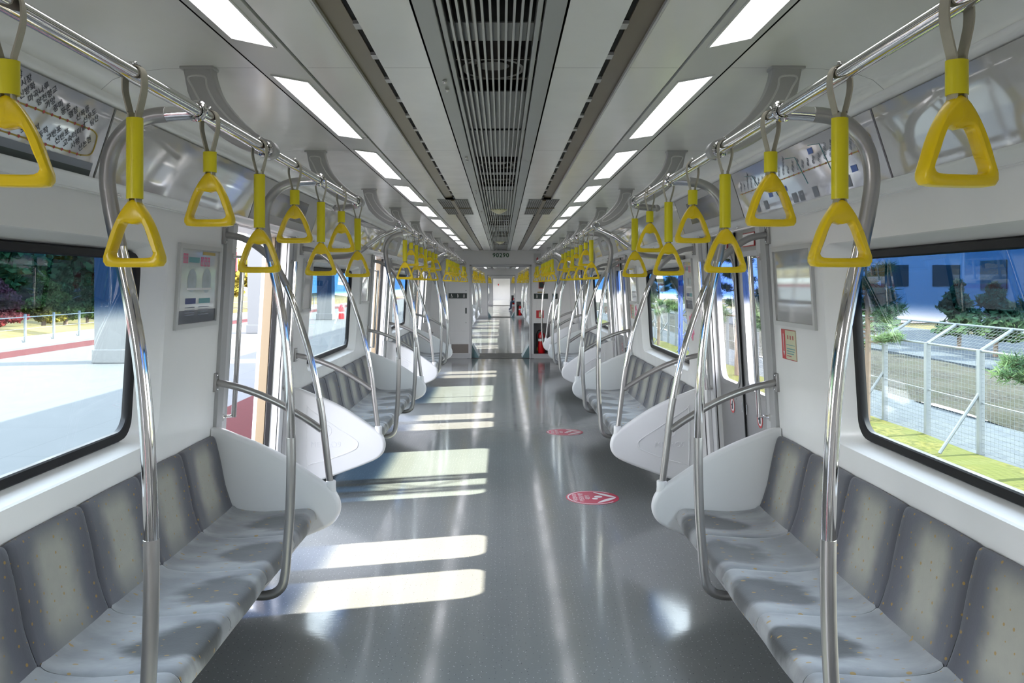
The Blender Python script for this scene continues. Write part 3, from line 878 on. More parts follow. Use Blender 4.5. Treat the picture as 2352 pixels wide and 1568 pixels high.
# door grab bars
def make_bar(s, e, label):
    t = thing('door_grab_bar', label, 'grab bar')
    x = lambda z: s*(W(z)-.055)
    mb = MB(); mb.tube([(x(.84), 0, .84), (x(1.71), 0, 1.71)], .0135, 16); mb.build('bar', 'chrome', t)
    mb = MB()
    for z in (.845, 1.705): mb.tube(catmull([(x(z), 0, z), (x(z)+s*.03, e*.02, z), (s*W(z), e*.055, z)], 4), .008, 10)
    mb.build('standoff', 'chrome', t)
    mb = MB()
    for z in (.845, 1.705): mb.box(*sorted((s*(W(z)-.016), s*(W(z)+.0))), e*.055-.018, e*.055+.018, z-.02, z+.02)
    mb.build('foot', 'satin', t, smooth=0, bevel=.003)
    return t
bars = {}
for s in (-1, 1):
    for i, c in enumerate(DOOR[1:]):
        for e in (-1, 1):
            y = c+e*(DH+.015)
            lab = 'vertical chrome grab bar on the %s pillar of the %s %s doorway' % ('near' if e < 0 else 'far', ORD[i], SIDE[s])
            if i == 0: bars[s, e] = make_bar(s, e, lab); bars[s, e].location = (0, y, 0)
            else: copy_tree(bars[s, e], (0, y, 0), None, lab)
# ------------------------------------------------------------------ ceiling fittings
def make_lamp(s, label, group=None):
    t = thing('ceiling_light', label, 'ceiling light', (0, 0, 0), 0, group)
    xi, xo, ln, sk = .630, .724, 1.085, .085
    P = [(xo, 0), (xi, sk), (xi, ln+sk), (xo, ln)]
    z = H-.004
    mb = MB(); mb.loops([[(s*x, y, z) for x, y in P], [(s*(x+(.004 if x < .68 else -.004)), y+(.006 if i < 2 else -.006), z-.003) for i, (x, y) in enumerate(P)]], True, True)
    mb.build('diffuser', LAMP, t, smooth=0)
    mb = MB(); Q = [(xo+.006, -.012), (xi-.006, sk-.008), (xi-.006, ln+sk+.012), (xo+.006, ln+.008)]
    mb.loops([[(s*x, y, z+.001) for x, y in Q], [(s*x, y, z-.003) for x, y in Q], [(s*x, y, z-.003) for x, y in P], [(s*x, y, z+.001) for x, y in P]], ring=True)
    mb.build('rim', 'strip_paint', t, smooth=0)
    return t
lamp0 = {}
for s in (-1, 1):
    for n in range(-2, 10):
        y = 2.70+1.5*(n-1)
        if y < Y0+.1 or y+1.25 > Y1: continue
        lab = '%s in the row of ceiling lights along the %s side' % (ORD[n+2], SIDE[s])
        lab = 'slanted white ceiling light panel, %s in the %s-side row' % (ORD[n+2], SIDE[s])
        if s not in lamp0: lamp0[s] = make_lamp(s, lab); lamp0[s].location = (0, y, 0)
        else: copy_tree(lamp0[s], (0, y, 0), None, lab)
        for kk in (1, 2, 3):
            if n in (-1, 1, 3, 5, 7, 0, 2, 4, 6, 8, 9): copy_tree(lamp0[s], (0, y+CAR*kk, 0), None, 'ceiling light in a distant carriage, %s side' % SIDE[s], 'ceiling lights of the distant carriages, %s side' % SIDE[s])

def make_slot(s, label):
    t = thing('slot_diffuser', label, 'air diffuser')
    L = Y1-Y0
    mb = MB(); p = [(.434, H-.001), (.430, H+.012), (.372, H+.016), (.368, H+.03)]
    mb.loops([[(s*x, Y0, z) for x, z in p], [(s*x, Y1, z) for x, z in p]], closed=False); mb.build('strip', 'brown_strip', t, smooth=0)
    mb = MB(); mb.box(*sorted((s*.345, s*.372)), Y0, Y1, H+.020, H+.022); mb.build('slot', 'dark_gap', t, smooth=0)
    y = Y0+.1; bf = None
    while y < Y1:
        if bf is None: mb = MB(); mb.box(*sorted((s*.350, s*.371)), 0, .05, H+.008, H+.018); bf = o = mb.build('slot_baffle', 'bracket_paint', t, smooth=0)
        else: o = bf.copy(); COL.objects.link(o); o.parent = t
        o.location = (0, y, 0); y += .30
    mb = MB()
    for x in (.4345,): mb.box(*sorted((s*(x-.003), s*(x+.003))), Y0, Y1, H-.003, H+.012)
    mb.build('edging', 'alu_light', t, smooth=0)
    return t
for s in (-1, 1): make_slot(s, 'long brown slot air diffuser in the ceiling, %s side' % SIDE[s])

# centre vent: frame rails, slats, grey deck with fan openings
t = thing('ceiling_vent', 'long slatted fan grille down the middle of the ceiling', 'ceiling vent')
mb = MB()
for s in (-1, 1):
    mb.box(*sorted((s*.138, s*.190)), Y0, Y1, H-.006, H+.02)
    mb.box(*sorted((s*.118, s*.132)), Y0, Y1, H-.004, H+.03)
mb.build('side_rail', 'vent_paint', t, smooth=0, bevel=.002)
mb = MB()
for i in range(-5, 6): mb.box(i*.0205-.0032, i*.0205+.0032, Y0, Y1, H-.004, H+.020)
mb.build('slats', 'vent_slat', t, smooth=0)
OPEN = [(.35, 1.2), (1.45, 2.26), (2.43, 3.07), (3.80, 3.85), (4.64, 5.30), (5.42, 6.07), (6.30, 6.35), (8.6, 9.3), (9.42, 10.1), (10.4, 10.45), (11.3, 11.9), (12.0, 12.6), (14.0, 14.6), (14.75, 15.3)]
ys = Y0
for a, b in OPEN+[(Y1, Y1)]:
    if a > ys: mb = MB(); mb.box(-.14, .14, ys, a, H+.030, H+.034); mb.build('backing_plate', 'vent_paint', t, smooth=0)
    ys = b
mb = MB(); mb.box(-.16, .16, Y0, Y1, H+.12, H+.125); mb.build('duct', 'fan_box', t, smooth=0)
for a, b in OPEN:
    if b-a < .2: continue
    c = (a+b)/2; n = 26
    mb = MB(); r = .105
    mb.loops([[(q*math.cos(2*PI*i/n), c+q*1.25*math.sin(2*PI*i/n), z) for i in range(n)] for q, z in ((r, H+.03), (r, H+.09), (r-.012, H+.09), (r-.012, H+.03))], ring=True)
    mb.cyl((0, c, H+.04), (0, c, H+.11), .055, 20)
    for i in range(5):
        an = 2*PI*i/5; mb.add([(.05*math.cos(an), c+.05*math.sin(an), H+.06), (.092*math.cos(an), c+.115*math.sin(an), H+.06), (.092*math.cos(an+.6), c+.115*math.sin(an+.6), H+.09), (.05*math.cos(an+.6), c+.05*math.sin(an+.6), H+.09)], [(0, 1, 2, 3)])
    mb.box(-.006-.045, .006-.045, a, b, H+.028, H+.036); mb.box(-.14, .14, c-.13, c-.118, H+.028, H+.034); mb.box(-.14, .14, c+.118, c+.13, H+.028, H+.034)
    mb.build('fan', 'fan_metal', t)
mb = MB()
for y in (1.1, 2.75, 4.4, 6.0, 7.7, 9.3, 10.9, 12.6, 14.2):
    for dy in (0, .12): mb.cyl((-.162, y+dy, H-.012), (-.162, y+dy, H-.004), .008, 10); mb.sphere((-.162, y+dy, H-.013), .007, 8, 6)
mb.build('screw', 'chrome', t)
for kk in (1, 2):
    mb = MB()
    mb.box(-.19, .19, Y0+CAR*kk, Y1+CAR*kk, H-.004, H+.02)
    for a, b in OPEN:
        mb.box(-.10, .10, a+CAR*kk, b+CAR*kk, H-.006, H-.003)
    tag(mb.build('ceiling_vent', 'vent_paint', smooth=0), 'grey ceiling vent in the %s carriage' % ORD[kk], 'ceiling vent')
for i, y in enumerate((7.62, 13.4)):
    t = thing('detector_dome', 'round cream dome under the central grille, %s of two' % ORD[i], 'ceiling sensor', (0, y, H))
    mb = MB(); mb.loops([[(r*math.cos(2*PI*j/24), r*math.sin(2*PI*j/24), z) for j in range(24)] for r, z in ((.066, -.002), (.066, -.012), (.058, -.020), (.030, -.036), (.012, -.040))], True, True); mb.build('dome', 'cream_dome', t)
    mb = MB(); mb.loops([[(r*math.cos(2*PI*j/24), r*math.sin(2*PI*j/24), z) for j in range(24)] for r, z in ((.078, .0), (.078, -.008), (.064, -.010), (.064, 0))], ring=True); mb.build('base_ring', 'cream_label', t)
for s in (-1, 1):
    t = thing('louvre_grille', 'dark square-mesh return grille over the slot diffuser, %s side' % SIDE[s], 'air grille', (s*.375, 7.4, H))
    mb = MB(); mb.box(-.125, .125, -.70, .70, -.004, .0); mb.build('backing', 'dark_gap', t, smooth=0)
    mb = MB()
    for i in range(15): x = -.125+.25*i/14; mb.box(x-.0018, x+.0018, -.70, .70, -.0055, -.003)
    for i in range(25): y = -.70+1.4*i/24; mb.box(-.125, .125, y-.006, y+.006, -.0055, -.003)
    mb.build('mesh', 'bracket_paint', t, smooth=0)
    mb = MB(); mb.box(-.014, .014, -.71, .71, -.013, -.004); mb.box(-.128, .128, -.012, .012, -.012, -.004); mb.build('centre_bar', 'brown_strip', t, smooth=0)

# ------------------------------------------------------------------ advert band above the windows
PB, PT = (1.352, 1.915), (1.276, 2.150)
def pt(s, f, y, off=0):
    x = PB[0]+(PT[0]-PB[0])*f; z = PB[1]+(PT[1]-PB[1])*f
    return Vector((s*(x-off*.95), y, z-off*.31))
def bandquad(mb, s, y0, y1, f0, f1, off):
    mb.add([pt(s, f0, y0, off), pt(s, f0, y1, off), pt(s, f1, y1, off), pt(s, f1, y0, off)], [(0, 1, 2, 3)])
def make_panel(s, y0, y1, label, m='acrylic', dark=False):
    t = thing('advert_panel', label, 'advert panel', (0, y0, 0))
    L = y1-y0
    mb = MB()
    mb.loops([[pt(s, 0, y, o) for y, o in ((.004, 0), (.004, .006), (L-.004, .006), (L-.004, 0))], [pt(s, 1, y, o) for y, o in ((.004, 0), (.004, .006), (L-.004, .006), (L-.004, 0))]], True, True)
    mb.build('cover', m, t, smooth=0)
    mb = MB()
    for yy in (.25, L-.25):
        mb.sphere((s*1.384, yy, 1.886), .009, 10, 8); mb.sphere((s*1.384, yy+.016, 1.884), .007, 10, 8)
    mb.build('catch', 'chrome', t)
    return t
def rnd_text_rows(s, t, y0, y1, f0, f1, n, m, size, words):
    pass
LINE9 = '개화 김포공항 공항시장 신방화 마곡나루 양천향교 가양 증미 등촌 염창 신목동 선유도 당산 국회의사당 여의도 샛강 노량진 노들 흑석 동작 구반포 신반포 고속터미널 사평 신논현'.split()
def station_strip(s, t, y0, y1, f, names, m_line, m_txt, size=.020, tilt=.6, above=True, dots=True):
    d = 1 if s < 0 else -1
    mb = MB(); bandquad(mb, s, y0, y1, f-.010, f+.010, .0072); mb.build('route_line', m_line, t, smooth=0)
    n = len(names); mb = MB()
    for i, nm in enumerate(names):
        y = y0+(y1-y0)*(i+.5)/n
        mb.add([pt(s, f+.021*math.sin(2*PI*k/8), y+.0055*math.cos(2*PI*k/8), .0078) for k in range(8)], [tuple(range(8))])
    mb.build('station_dots', 'ink_red' if m_line != 'ink_red' else 'ink_dark', t, smooth=0)
    R0 = Vector((0, d, 0)); U0 = (pt(s, 1, 0)-pt(s, 0, 0)).normalized()
    R = (R0*math.cos(tilt)+U0*math.sin(tilt)); U = (U0*math.cos(tilt)-R0*math.sin(tilt))
    for i, nm in enumerate(names):
        y = y0+(y1-y0)*((i+.5)/n if d > 0 else 1-(i+.5)/n)
        o = pt(s, f+(.055 if above else -.055), y, .0066)
        text('station_name', nm, size, m_txt, t, o+Vector((0, t.location.y, 0)), R, U, .0006, 'LEFT' if above else 'RIGHT')
def make_map(s, y0, y1, label):
    t = make_panel(s, y0, y1, label, 'map_paper'); L = y1-y0
    return t
for s in (-1, 1):
    for k in BEN:
        for h in (0, 1):
            y0, y1 = ((1.075, 2.755), (2.762, 4.44))[h]; y0 += PER*k; y1 += PER*k
            m = 'acrylic'; what = 'clear glossy advert cover'
            if k == 0 and ((s == -1 and h == 0) or (s == 1 and h == 1)): m = 'map_paper'; what = 'glossy subway line map panel'
            elif k > 0 and h == 0: m = 'poster_paper'
            lab = '%s over the %s half of the %s-side window %s' % (what, ('near', 'far')[h], SIDE[s], {0: 'nearest the camera', 1: 'past the first doorway', 2: 'past the second doorway'}[k])
            t = make_panel(s, y0, y1, lab, m)
            if m != 'map_paper': continue
            L = y1-y0
            if s == -1:
                # list of lines beside the yellow line's big map
                mb = MB(); bandquad(mb, s, .05, L-.03, .02, .10, .007); mb.build('footer', 'plate_dark', t, smooth=0)
                mb = MB(); bandquad(mb, s, L-.66, L-.03, .10, .20, .007); mb.build('key_band', 'ink_grey', t, smooth=0)
                station_strip(s, t, L-.66, L-.10, .62, LINE9[:13], 'ink_gold', 'ink_dark', .026, .75)
                station_strip(s, t, L-.66, L-.12, .26, LINE9[13:], 'ink_gold', 'ink_dark', .026, .75)
                mb = MB(); P = [pt(s, .62, L-.10, .0073), pt(s, .56, L-.06, .0073), pt(s, .32, L-.06, .0073), pt(s, .26, L-.12, .0073)]
                mb.tube(catmull(P, 5), .0025, 6); mb.build('route_bend', 'ink_gold', t)
                n = 20; mb = MB(); mb.loops([[pt(s, .66+.085*q*math.sin(2*PI*i/n), L-.70+.020*q*math.cos(2*PI*i/n), .0074) for i in range(n)] for q in (1, .72)]); mb.build('line_badge', 'ink_gold', t, smooth=0)
                text('badge_number', '9', .026, 'ink_dark', t, pt(s, .66, L-.70, .0070)+Vector((0, y0, 0)), (0, 1, 0), pt(s, 1, 0)-pt(s, 0, 0))
                for r in range(7):
                    f = .90-.115*r; m_ = ('ink_navy', 'ink_red', 'ink_blue', 'ink_gold', 'ink_teal', 'ink_navy', 'ink_red')[r]
                    y1_ = L-.74-.012*r
                    mb = MB(); bandquad(mb, s, .10, y1_, f-.008, f+.008, .0072); mb.build('route_line', m_, t, smooth=0)
                    mb = MB()
                    for i in range(22):
                        y = .14+(y1_-.16)*i/21
                        mb.add([pt(s, f+.035+.016*math.sin(2*PI*q/6), y+.006*math.cos(2*PI*q/6), .0076) for q in range(6)], [tuple(range(6))])
                        if i % 3 == r % 3: bandquad(mb, s, y-.012, y+.006, f+.05, f+.065, .0076)
                    mb.add([pt(s, f+.022*math.sin(2*PI*q/8), y1_+.006*math.cos(2*PI*q/8), .0078) for q in range(8)], [tuple(range(8))])
                    mb.build('station_dots', 'ink_dark', t, smooth=0)
            else:
                station_strip(s, t, .14, L-.06, .52, LINE9[::-1], 'ink_gold', 'ink_grey', .022, .9)
                text('badge_number', '9', .055, 'ink_gold', t, pt(s, .60, .085, .0070)+Vector((0, y0, 0)), (0, -1, 0), pt(s, 1, 0)-pt(s, 0, 0))
                n = 20; mb = MB(); mb.loops([[pt(s, .60+.15*q*math.sin(2*PI*i/n), .085+.035*q*math.cos(2*PI*i/n), .0074) for i in range(n)] for q in (1, .86)]); mb.build('line_badge', 'ink_gold', t, smooth=0)
                mb = MB()
                for (y, f) in ((.30, .14), (.62, .13), (.78, .13), (.86, .13), (1.02, .14), (1.25, .15), (1.38, .14), (1.5, .16)):
                    mb = MB(); bandquad(mb, s, y, y+.055, f-.09, f+.09, .0074); mb.build('photo', 'ink_grey', t, smooth=0)
                for (y, f) in ((.22, .30), (.55, .80), (.95, .34), (1.15, .32), (1.42, .30)):
                    mb = MB(); bandquad(mb, s, y, y+.05, f-.05, f+.05, .0074); mb.build('map_symbol', 'ink_blue', t, smooth=0)
                for (y, fa, fb) in ((.42, .15, .85), (.70, .30, .80), (1.08, .25, .55), (1.30, .50, .8)): 
                    mb = MB(); mb.tube([pt(s, fa, y, .0072), pt(s, fb, y+.05, .0072), pt(s, fb+.05, y+.16, .0072)], .0016, 5); mb.build('branch_line', 'ink_teal', t)
    for i in range(4):
        c = DOOR[i]; y0, y1 = c-DH+.0, c+DH+.0
        y0 = 4.447+PER*(i-1); y1 = 1.068+PER*i
        t = make_panel(s, max(y0, Y0+.05), y1, 'grey header panel over the %s %s-side doorway' % (ORD[i], SIDE[s]), 'bracket_paint')
        L = y1-max(y0, Y0+.05)
        mb = MB(); bandquad(mb, s, L/2-.42, L/2+.42, .22, .80, .0075); mb.build('display', 'poster_dark', t, smooth=0)

# ------------------------------------------------------------------ poster frames and notices on the walls
def make_frame(s, yc, label, poster, h=.27):
    t = thing('poster_frame', label, 'picture frame', (0, yc, 0))
    X = lambda z, d: s*(W(z)-d); z0, z1 = 1.35, 1.745
    mb = MB(); O = [(-h, z0), (h, z0), (h, z1), (-h, z1)]; I = [(-h+.022, z0+.022), (h-.022, z0+.022), (h-.022, z1-.022), (-h+.022, z1-.022)]
    mb.loops([[(X(z, 0), y, z) for y, z in O], [(X(z, .014), y, z) for y, z in O], [(X(z, .014), y, z) for y, z in I], [(X(z, .004), y, z) for y, z in I]], ring=False)
    mb.build('frame', 'frame_alu', t, smooth=0)
    q = lambda mb, y0, y1, a, b, d: mb.add([(X(a, d), y0, a), (X(a, d), y1, a), (X(b, d), y1, b), (X(b, d), y0, b)], [(0, 1, 2, 3)])
    mb = MB(); q(mb, -h+.02, h-.02, z0+.02, z1-.02, .005); sh = mb.build('sheet', 'poster_paper' if poster else 'acrylic', t, smooth=0)
    if poster:
        d = 1 if s < 0 else -1; kx = h/.27
        mb = MB(); q(mb, -h+.024, h-.024, z0+.024, z0+.085, .0056); mb.build('footer', 'poster_dark', sh, smooth=0)
        for nm, m_, a, b, c_, e_ in (('headline', 'pink', -.21, -.15, 1.655, 1.70), ('headline', 'pink', .01, .14, 1.645, 1.69), ('subtitle', 'ink_teal', -.14, -.01, 1.66, 1.685), ('ribbon', 'ink_gold', .03, .20, 1.70, 1.715), ('caption_box', 'ink_navy', -.16, -.03, 1.465, 1.492), ('caption_box', 'ink_teal', .01, .16, 1.465, 1.490)):
            mb = MB()
            a, b = (a*kx, b*kx) if d > 0 else (-b*kx, -a*kx)
            if nm == 'headline':
                for i in range(3):
                    w = (b-a)/3; y = a+w*i
                    q(mb, y, y+w*.75, c_, c_+.006, .0058); q(mb, y, y+w*.2, c_, e_, .0058); q(mb, y+w*.5, y+w*.7, c_, e_, .0058); q(mb, y, y+w*.75, e_-.008, e_, .0058); q(mb, y, y+w*.75, (c_+e_)/2, (c_+e_)/2+.006, .0058)
            else: q(mb, a, b, c_, e_, .0058)
            mb.build(nm, m_, sh, smooth=0)
        mb = MB(); n = 26
        for cy, cz, r in ((-.09*kx, 1.575, .055*min(1, kx*1.1)), (.10*kx, 1.575, .06*min(1, kx*1.1))): mb.add([(X(cz+r*math.sin(2*PI*i/n), .0059), cy+r*math.cos(2*PI*i/n), cz+r*math.sin(2*PI*i/n)) for i in range(n)], [tuple(range(n))])
        mb.build('round_picture', 'picture_grey', sh, smooth=0)
        mb = MB(); q(mb, -.15*kx, .17*kx, 1.530, 1.540, .0062); mb.build('white_band', 'white_print', sh, smooth=0)
        mb = MB()
        for i in range(4): q(mb, -.16*kx, -.04*kx, 1.450-.012*i-.004, 1.450-.012*i, .0058); q(mb, .01*kx, .15*kx, 1.450-.012*i-.004, 1.450-.012*i, .0058)
        mb.build('small_print', 'ink_grey', sh, smooth=0)
    return t
for s in (-1, 1):
    for k in BEN:
        for h, y in ((0, 1.315), (1, 3.945)):
            if k == 0 and h == 0: continue
            poster = (s == -1 and h == 1 and k == 0) or (s == 1 and h == 0)
            make_frame(s, y+PER*k, '%s in an aluminium frame %s the %s-side window %s' % ('printed poster' if poster else 'blank shiny sheet', ('before', 'after')[h], SIDE[s], {0: 'nearest the camera', 1: 'past the first doorway', 2: 'past the second doorway'}[k]), poster, (.14, .27)[h])
def wall_card(nm, label, cat, s, yc, zc, w, h, m, d=.003):
    t = thing(nm, label, cat, (0, yc, 0)); X = lambda z, q: s*(W(z)-q)
    mb = MB(); L = [(-w/2, zc-h/2), (w/2, zc-h/2), (w/2, zc+h/2), (-w/2, zc+h/2)]
    mb.loops([[(X(z, q), y, z) for y, z in L] for q in (0, d)], True, True); mb.build('card', m, t, smooth=0)
    def patch(n2, m2, y0, y1, z0, z1, dd=.0035):
        mb = MB(); mb.add([(X(z0, dd), y0, z0), (X(z0, dd), y1, z0), (X(z1, dd), y1, z1), (X(z1, dd), y0, z1)], [(0, 1, 2, 3)]); return mb.build(n2, m2, t, smooth=0)
    return t, patch, X
# red and cream emergency card under the trackside frame
for k in (0, 1):
    t, p, X = wall_card('emergency_card', 'red and cream emergency card under the frame %s' % ('by the first trackside doorway', )[0] if k == 0 else 'small red and cream emergency card past the first trackside doorway', 'sign', 1, 4.055 if k == 0 else 8.93, 1.258, .20, .15, 'cream_label')
    p('red_edge', 'red', .045, .10, 1.183, 1.333)
    mb = MB(); mb.add([(X(1.31, .0042), .075, 1.31), (X(1.31, .0042), .067, 1.31), (X(1.215, .0042), .067, 1.215), (X(1.215, .0042), .075, 1.215)], [(0, 1, 2, 3)]); mb.add([(X(1.222, .0042), .083, 1.222), (X(1.198, .0042), .071, 1.198), (X(1.222, .0042), .059, 1.222)], [(0, 1, 2)]); mb.build('arrow', 'white_print', t, smooth=0)
    p('border', 'ink_red', -.10, .045, 1.329, 1.333); p('border', 'ink_red', -.10, .045, 1.183, 1.187); p('border', 'ink_red', -.10, -.096, 1.183, 1.333)
    p('divider', 'ink_teal', -.085, .035, 1.256, 1.259)
    for i in range(3): p('text_line', 'ink_teal', -.085+.01*i, .03, 1.236-.012*i, 1.241-.012*i)
    p('text_line', 'ink_red', -.03, .035, 1.200, 1.204)
    for i in range(3): p('pictogram', 'ink_red', -.07+.035*i, -.055+.035*i, 1.285, 1.305)
# pink flower-shaped priority-seat stickers
for i, (y, z) in enumerate(((6.15, 1.235), (8.68, 1.235))):
    t = thing('priority_sticker', 'pink flower-shaped sticker %s the trackside window past the first doorway' % ('before', 'after')[i], 'sticker', (0, y, 0))
    n = 48; X = lambda q, d: W(q)-d
    mb = MB(); R = lambda a: .072+.012*math.cos(7*a)
    mb.loops([[(X(z+1.25*R(2*PI*j/n)*math.sin(2*PI*j/n), d), R(2*PI*j/n)*math.cos(2*PI*j/n), z+1.25*R(2*PI*j/n)*math.sin(2*PI*j/n)) for j in range(n)] for d in (0, .002)], True, True); mb.build('petals', 'pink', t, smooth=0)
    text('wording', '임산부', .040, 'white_print', t, (X(z+.025, .0022), y, z+.025), (0, -1, 0), (0, 0, 1)); text('wording', '배려석', .040, 'white_print', t, (X(z-.030, .0022), y, z-.030), (0, -1, 0), (0, 0, 1))

# pink oval floor stickers
for i, (y, x) in enumerate(((5.98, .69), (8.62, .69))):
    t = thing('floor_sticker', 'round crimson floor sticker with white leaf mark, %s from the camera' % ORD[i], 'sticker', (x, y, 0))
    n = 40; c = lambda r, z: [(r*math.cos(2*PI*j/n), r*math.sin(2*PI*j/n), z) for j in range(n)]
    mb = MB(); mb.loops([c(.193, .0005), c(.193, .0015)], True, True); mb.build('disc', 'sticker_pink', t, smooth=0)
    mb = MB()
    ar = [(r, a) for r in (.180, .173) for a in range(0)]
    A = [math.radians(40+i2*280/40) for i2 in range(41)]
    mb.loops([[(q*math.cos(a), q*math.sin(a), .002) for a in A] for q in (.183, .173)], closed=False); mb.build('ring', 'white_print', t, smooth=0)
    mb = MB()
    for e in (1, -1):
        O = catmull([(.172, 0, 0), (.11, e*.030, 0), (.06, e*.085, 0), (.02, e*.150, 0), (.09, e*.105, 0), (.14, e*.055, 0)], 4, True)
        mb.add([(p.x, p.y, .002) for p in O], [tuple(range(len(O)))])
    mb.build('leaf_mark', 'white_print', t, smooth=0)
    mb = MB(); mb.add([(.045+.03*math.cos(2*PI*j/16), .02+.03*math.sin(2*PI*j/16), .002) for j in range(16)], [tuple(range(16))]); mb.add([(.015+.022*math.cos(2*PI*j/16), -.035+.022*math.sin(2*PI*j/16), .002) for j in range(16)], [tuple(range(16))]); mb.build('figure', 'white_print', t, smooth=0)
    for j, w in enumerate(('내일의', '주인공을 위한', '자리입니다')): text('wording', w, .040, 'white_print', t, (x-.035-.045*j, y, .0015), (0, 1, 0), (-1, 0, 0) if False else (-1, 0, 0), .0006)
# ------------------------------------------------------------------ end wall details
YB = Y1
def plate(nm, label, cat, x0, x1, z0, z1, m, d=.006, y=None):
    y = YB if y is None else y
    t = thing(nm, label, cat, ((x0+x1)/2, y, (z0+z1)/2)); mb = MB(); mb.box(-(x1-x0)/2, (x1-x0)/2, -d, 0, -(z1-z0)/2, (z1-z0)/2); mb.build('board', m, t, smooth=0)
    return t
t = plate('car_number_plate', 'dark green car number on the lintel above the gangway', 'sign', -.19, .20, 2.105, 2.20, 'white_wall', .004)
_fc.offset = .0025; _fc.space_character = 1.12
text('number', '90290', .125, 'plate_green', t, (.005, YB-.0045, 2.152), (1, 0, 0), (0, 0, 1), .004)
_fc.offset = 0; _fc.space_character = 1
def pictos(t, xs, kinds):
    for x, kd in zip(xs, kinds):
        mb = MB(); y = -.0075
        mb.sphere((x, y, .030), .009, 10, 6, (1, .2, 1))
        mb.box(x-.007, x+.007, y-.001, y+.001, -.012, .018)
        if kd == 'wheelchair':
            n = 16; mb.tube([(x+.004+.020*math.cos(PI+2*PI*i/n*.75), y, -.020+.020*math.sin(PI+2*PI*i/n*.75)) for i in range(n+1)], .003, 6); mb.box(x, x+.022, y-.001, y+.001, -.014, -.008)
        elif kd == 'pregnant': mb.sphere((x+.008, y, -.004), .012, 10, 6, (1, .2, 1)); mb.box(x-.006, x, y-.001, y+.001, -.040, -.01); mb.box(x+.002, x+.008, y-.001, y+.001, -.040, -.01)
        elif kd == 'elder': mb.box(x-.008, x-.002, y-.001, y+.001, -.04, -.01); mb.box(x+.001, x+.007, y-.001, y+.001, -.04, -.01); mb.box(x+.016, x+.019, y-.001, y+.001, -.04, .006); mb.box(x, x+.018, y-.001, y+.001, .004, .009)
        else: mb.box(x-.018, x+.018, y-.001, y+.001, -.006, .001); mb.box(x-.012, x-.005, y-.001, y+.001, -.04, -.01); mb.box(x+.005, x+.012, y-.001, y+.001, -.04, -.01)
        mb.build('pictogram', 'white_print', t, smooth=0)
t = plate('priority_sign', 'dark pictogram plate on the white cabinet beside the gangway', 'sign', -1.085, -.70, 1.255, 1.365, 'plate_dark', .006, YB-.0085); pictos(t, (-.13, 0, .13), ('wheelchair', 'pregnant', 'child'))
t = plate('priority_sign', 'dark pictogram plate above the extinguisher sign', 'sign', .695, .99, 1.245, 1.355, 'plate_dark'); pictos(t, (-.085, .02), ('elder', 'pregnant'))
t = plate('priority_sign', 'small single-pictogram plate at the end of the short bench', 'sign', 1.08, 1.19, 1.245, 1.355, 'plate_dark'); pictos(t, (0,), ('child',))
t = plate('extinguisher_sign', 'red square fire extinguisher sign on the end wall', 'sign', .745, .90, .845, 1.005, 'red')
mb = MB(); mb.box(-.022, .016, -.0085, -.006, -.06, .035); mb.box(-.022, .05, -.0085, -.006, .042, .055); mb.box(.042, .052, -.0085, -.006, .0, .05); mb.box(-.012, .006, -.0085, -.006, .03, .06); mb.build('symbol', 'cream_label', t, smooth=0)
t = plate('interphone', 'dark red-trimmed emergency interphone box on the end wall', 'intercom', .795, .91, 1.46, 1.60, 'ink_red', .012)
mb = MB(); mb.box(-.045, .035, -.03, -.012, -.05, .06); mb.build('box', 'plate_dark', t, smooth=0, bevel=.004); mb = MB(); mb.box(.035, .065, -.045, -.012, -.045, .03); mb.build('handset', 'black_rubber', t, smooth=0, bevel=.008)
t = plate('caution_label', 'small yellow label below the interphone', 'label', .77, .92, 1.375, 1.392, 'ink_gold', .003)
t = plate('notice_card', 'white notice with red mark high beside the lintel', 'sign', .69, .845, 2.0, 2.19, 'poster_paper', .005); mb = MB(); mb.box(-.02, .02, -.0062, -.005, -.05, .0); mb.box(-.008, .008, -.0062, -.005, .0, .025); mb.build('mark', 'ink_red', t, smooth=0)
t = plate('kick_plate', 'brown metal kick plate low on the white cabinet', 'panel', -1.02, -.67, .115, .30, 'panel_brown', .006)
t = thing('equipment_cabinet', 'tall white cabinet door on the end wall by the gangway', 'cabinet', (-.87, YB-.001, 0))
mb = MB(); mb.box(-.21, .20, -.006, 0, .58, 2.02); mb.box(-.21, .20, -.006, 0, .31, .57); mb.build('door', 'white_wall', t, smooth=0, bevel=.004)
mb = MB(); mb.box(.135, .165, -.016, -.006, .94, 1.06); mb.build('latch', 'plate_dark', t, smooth=0, bevel=.003)
mb = MB(); 
for z in (.75, 1.42): mb.cyl((.15, -.006, z), (.15, -.010, z), .010, 12)
mb.build('lock', 'satin', t)
for i, z in enumerate((.83, .55)):
    t = thing('wheelchair_rail', '%s grey rail on the wall in the wheelchair space' % ('upper', 'lower')[i], 'handrail', (-1.41, 16.4, z))
    mb = MB(); mb.tube([(0, -.55, 0), (0, .6, 0)], .014, 12); mb.build('bar', 'satin', t); mb = MB()
    for y in (-.5, .0, .55): mb.tube([(0, y, 0), (-.09, y, 0)], .008, 8)
    mb.build('standoff', 'satin', t)
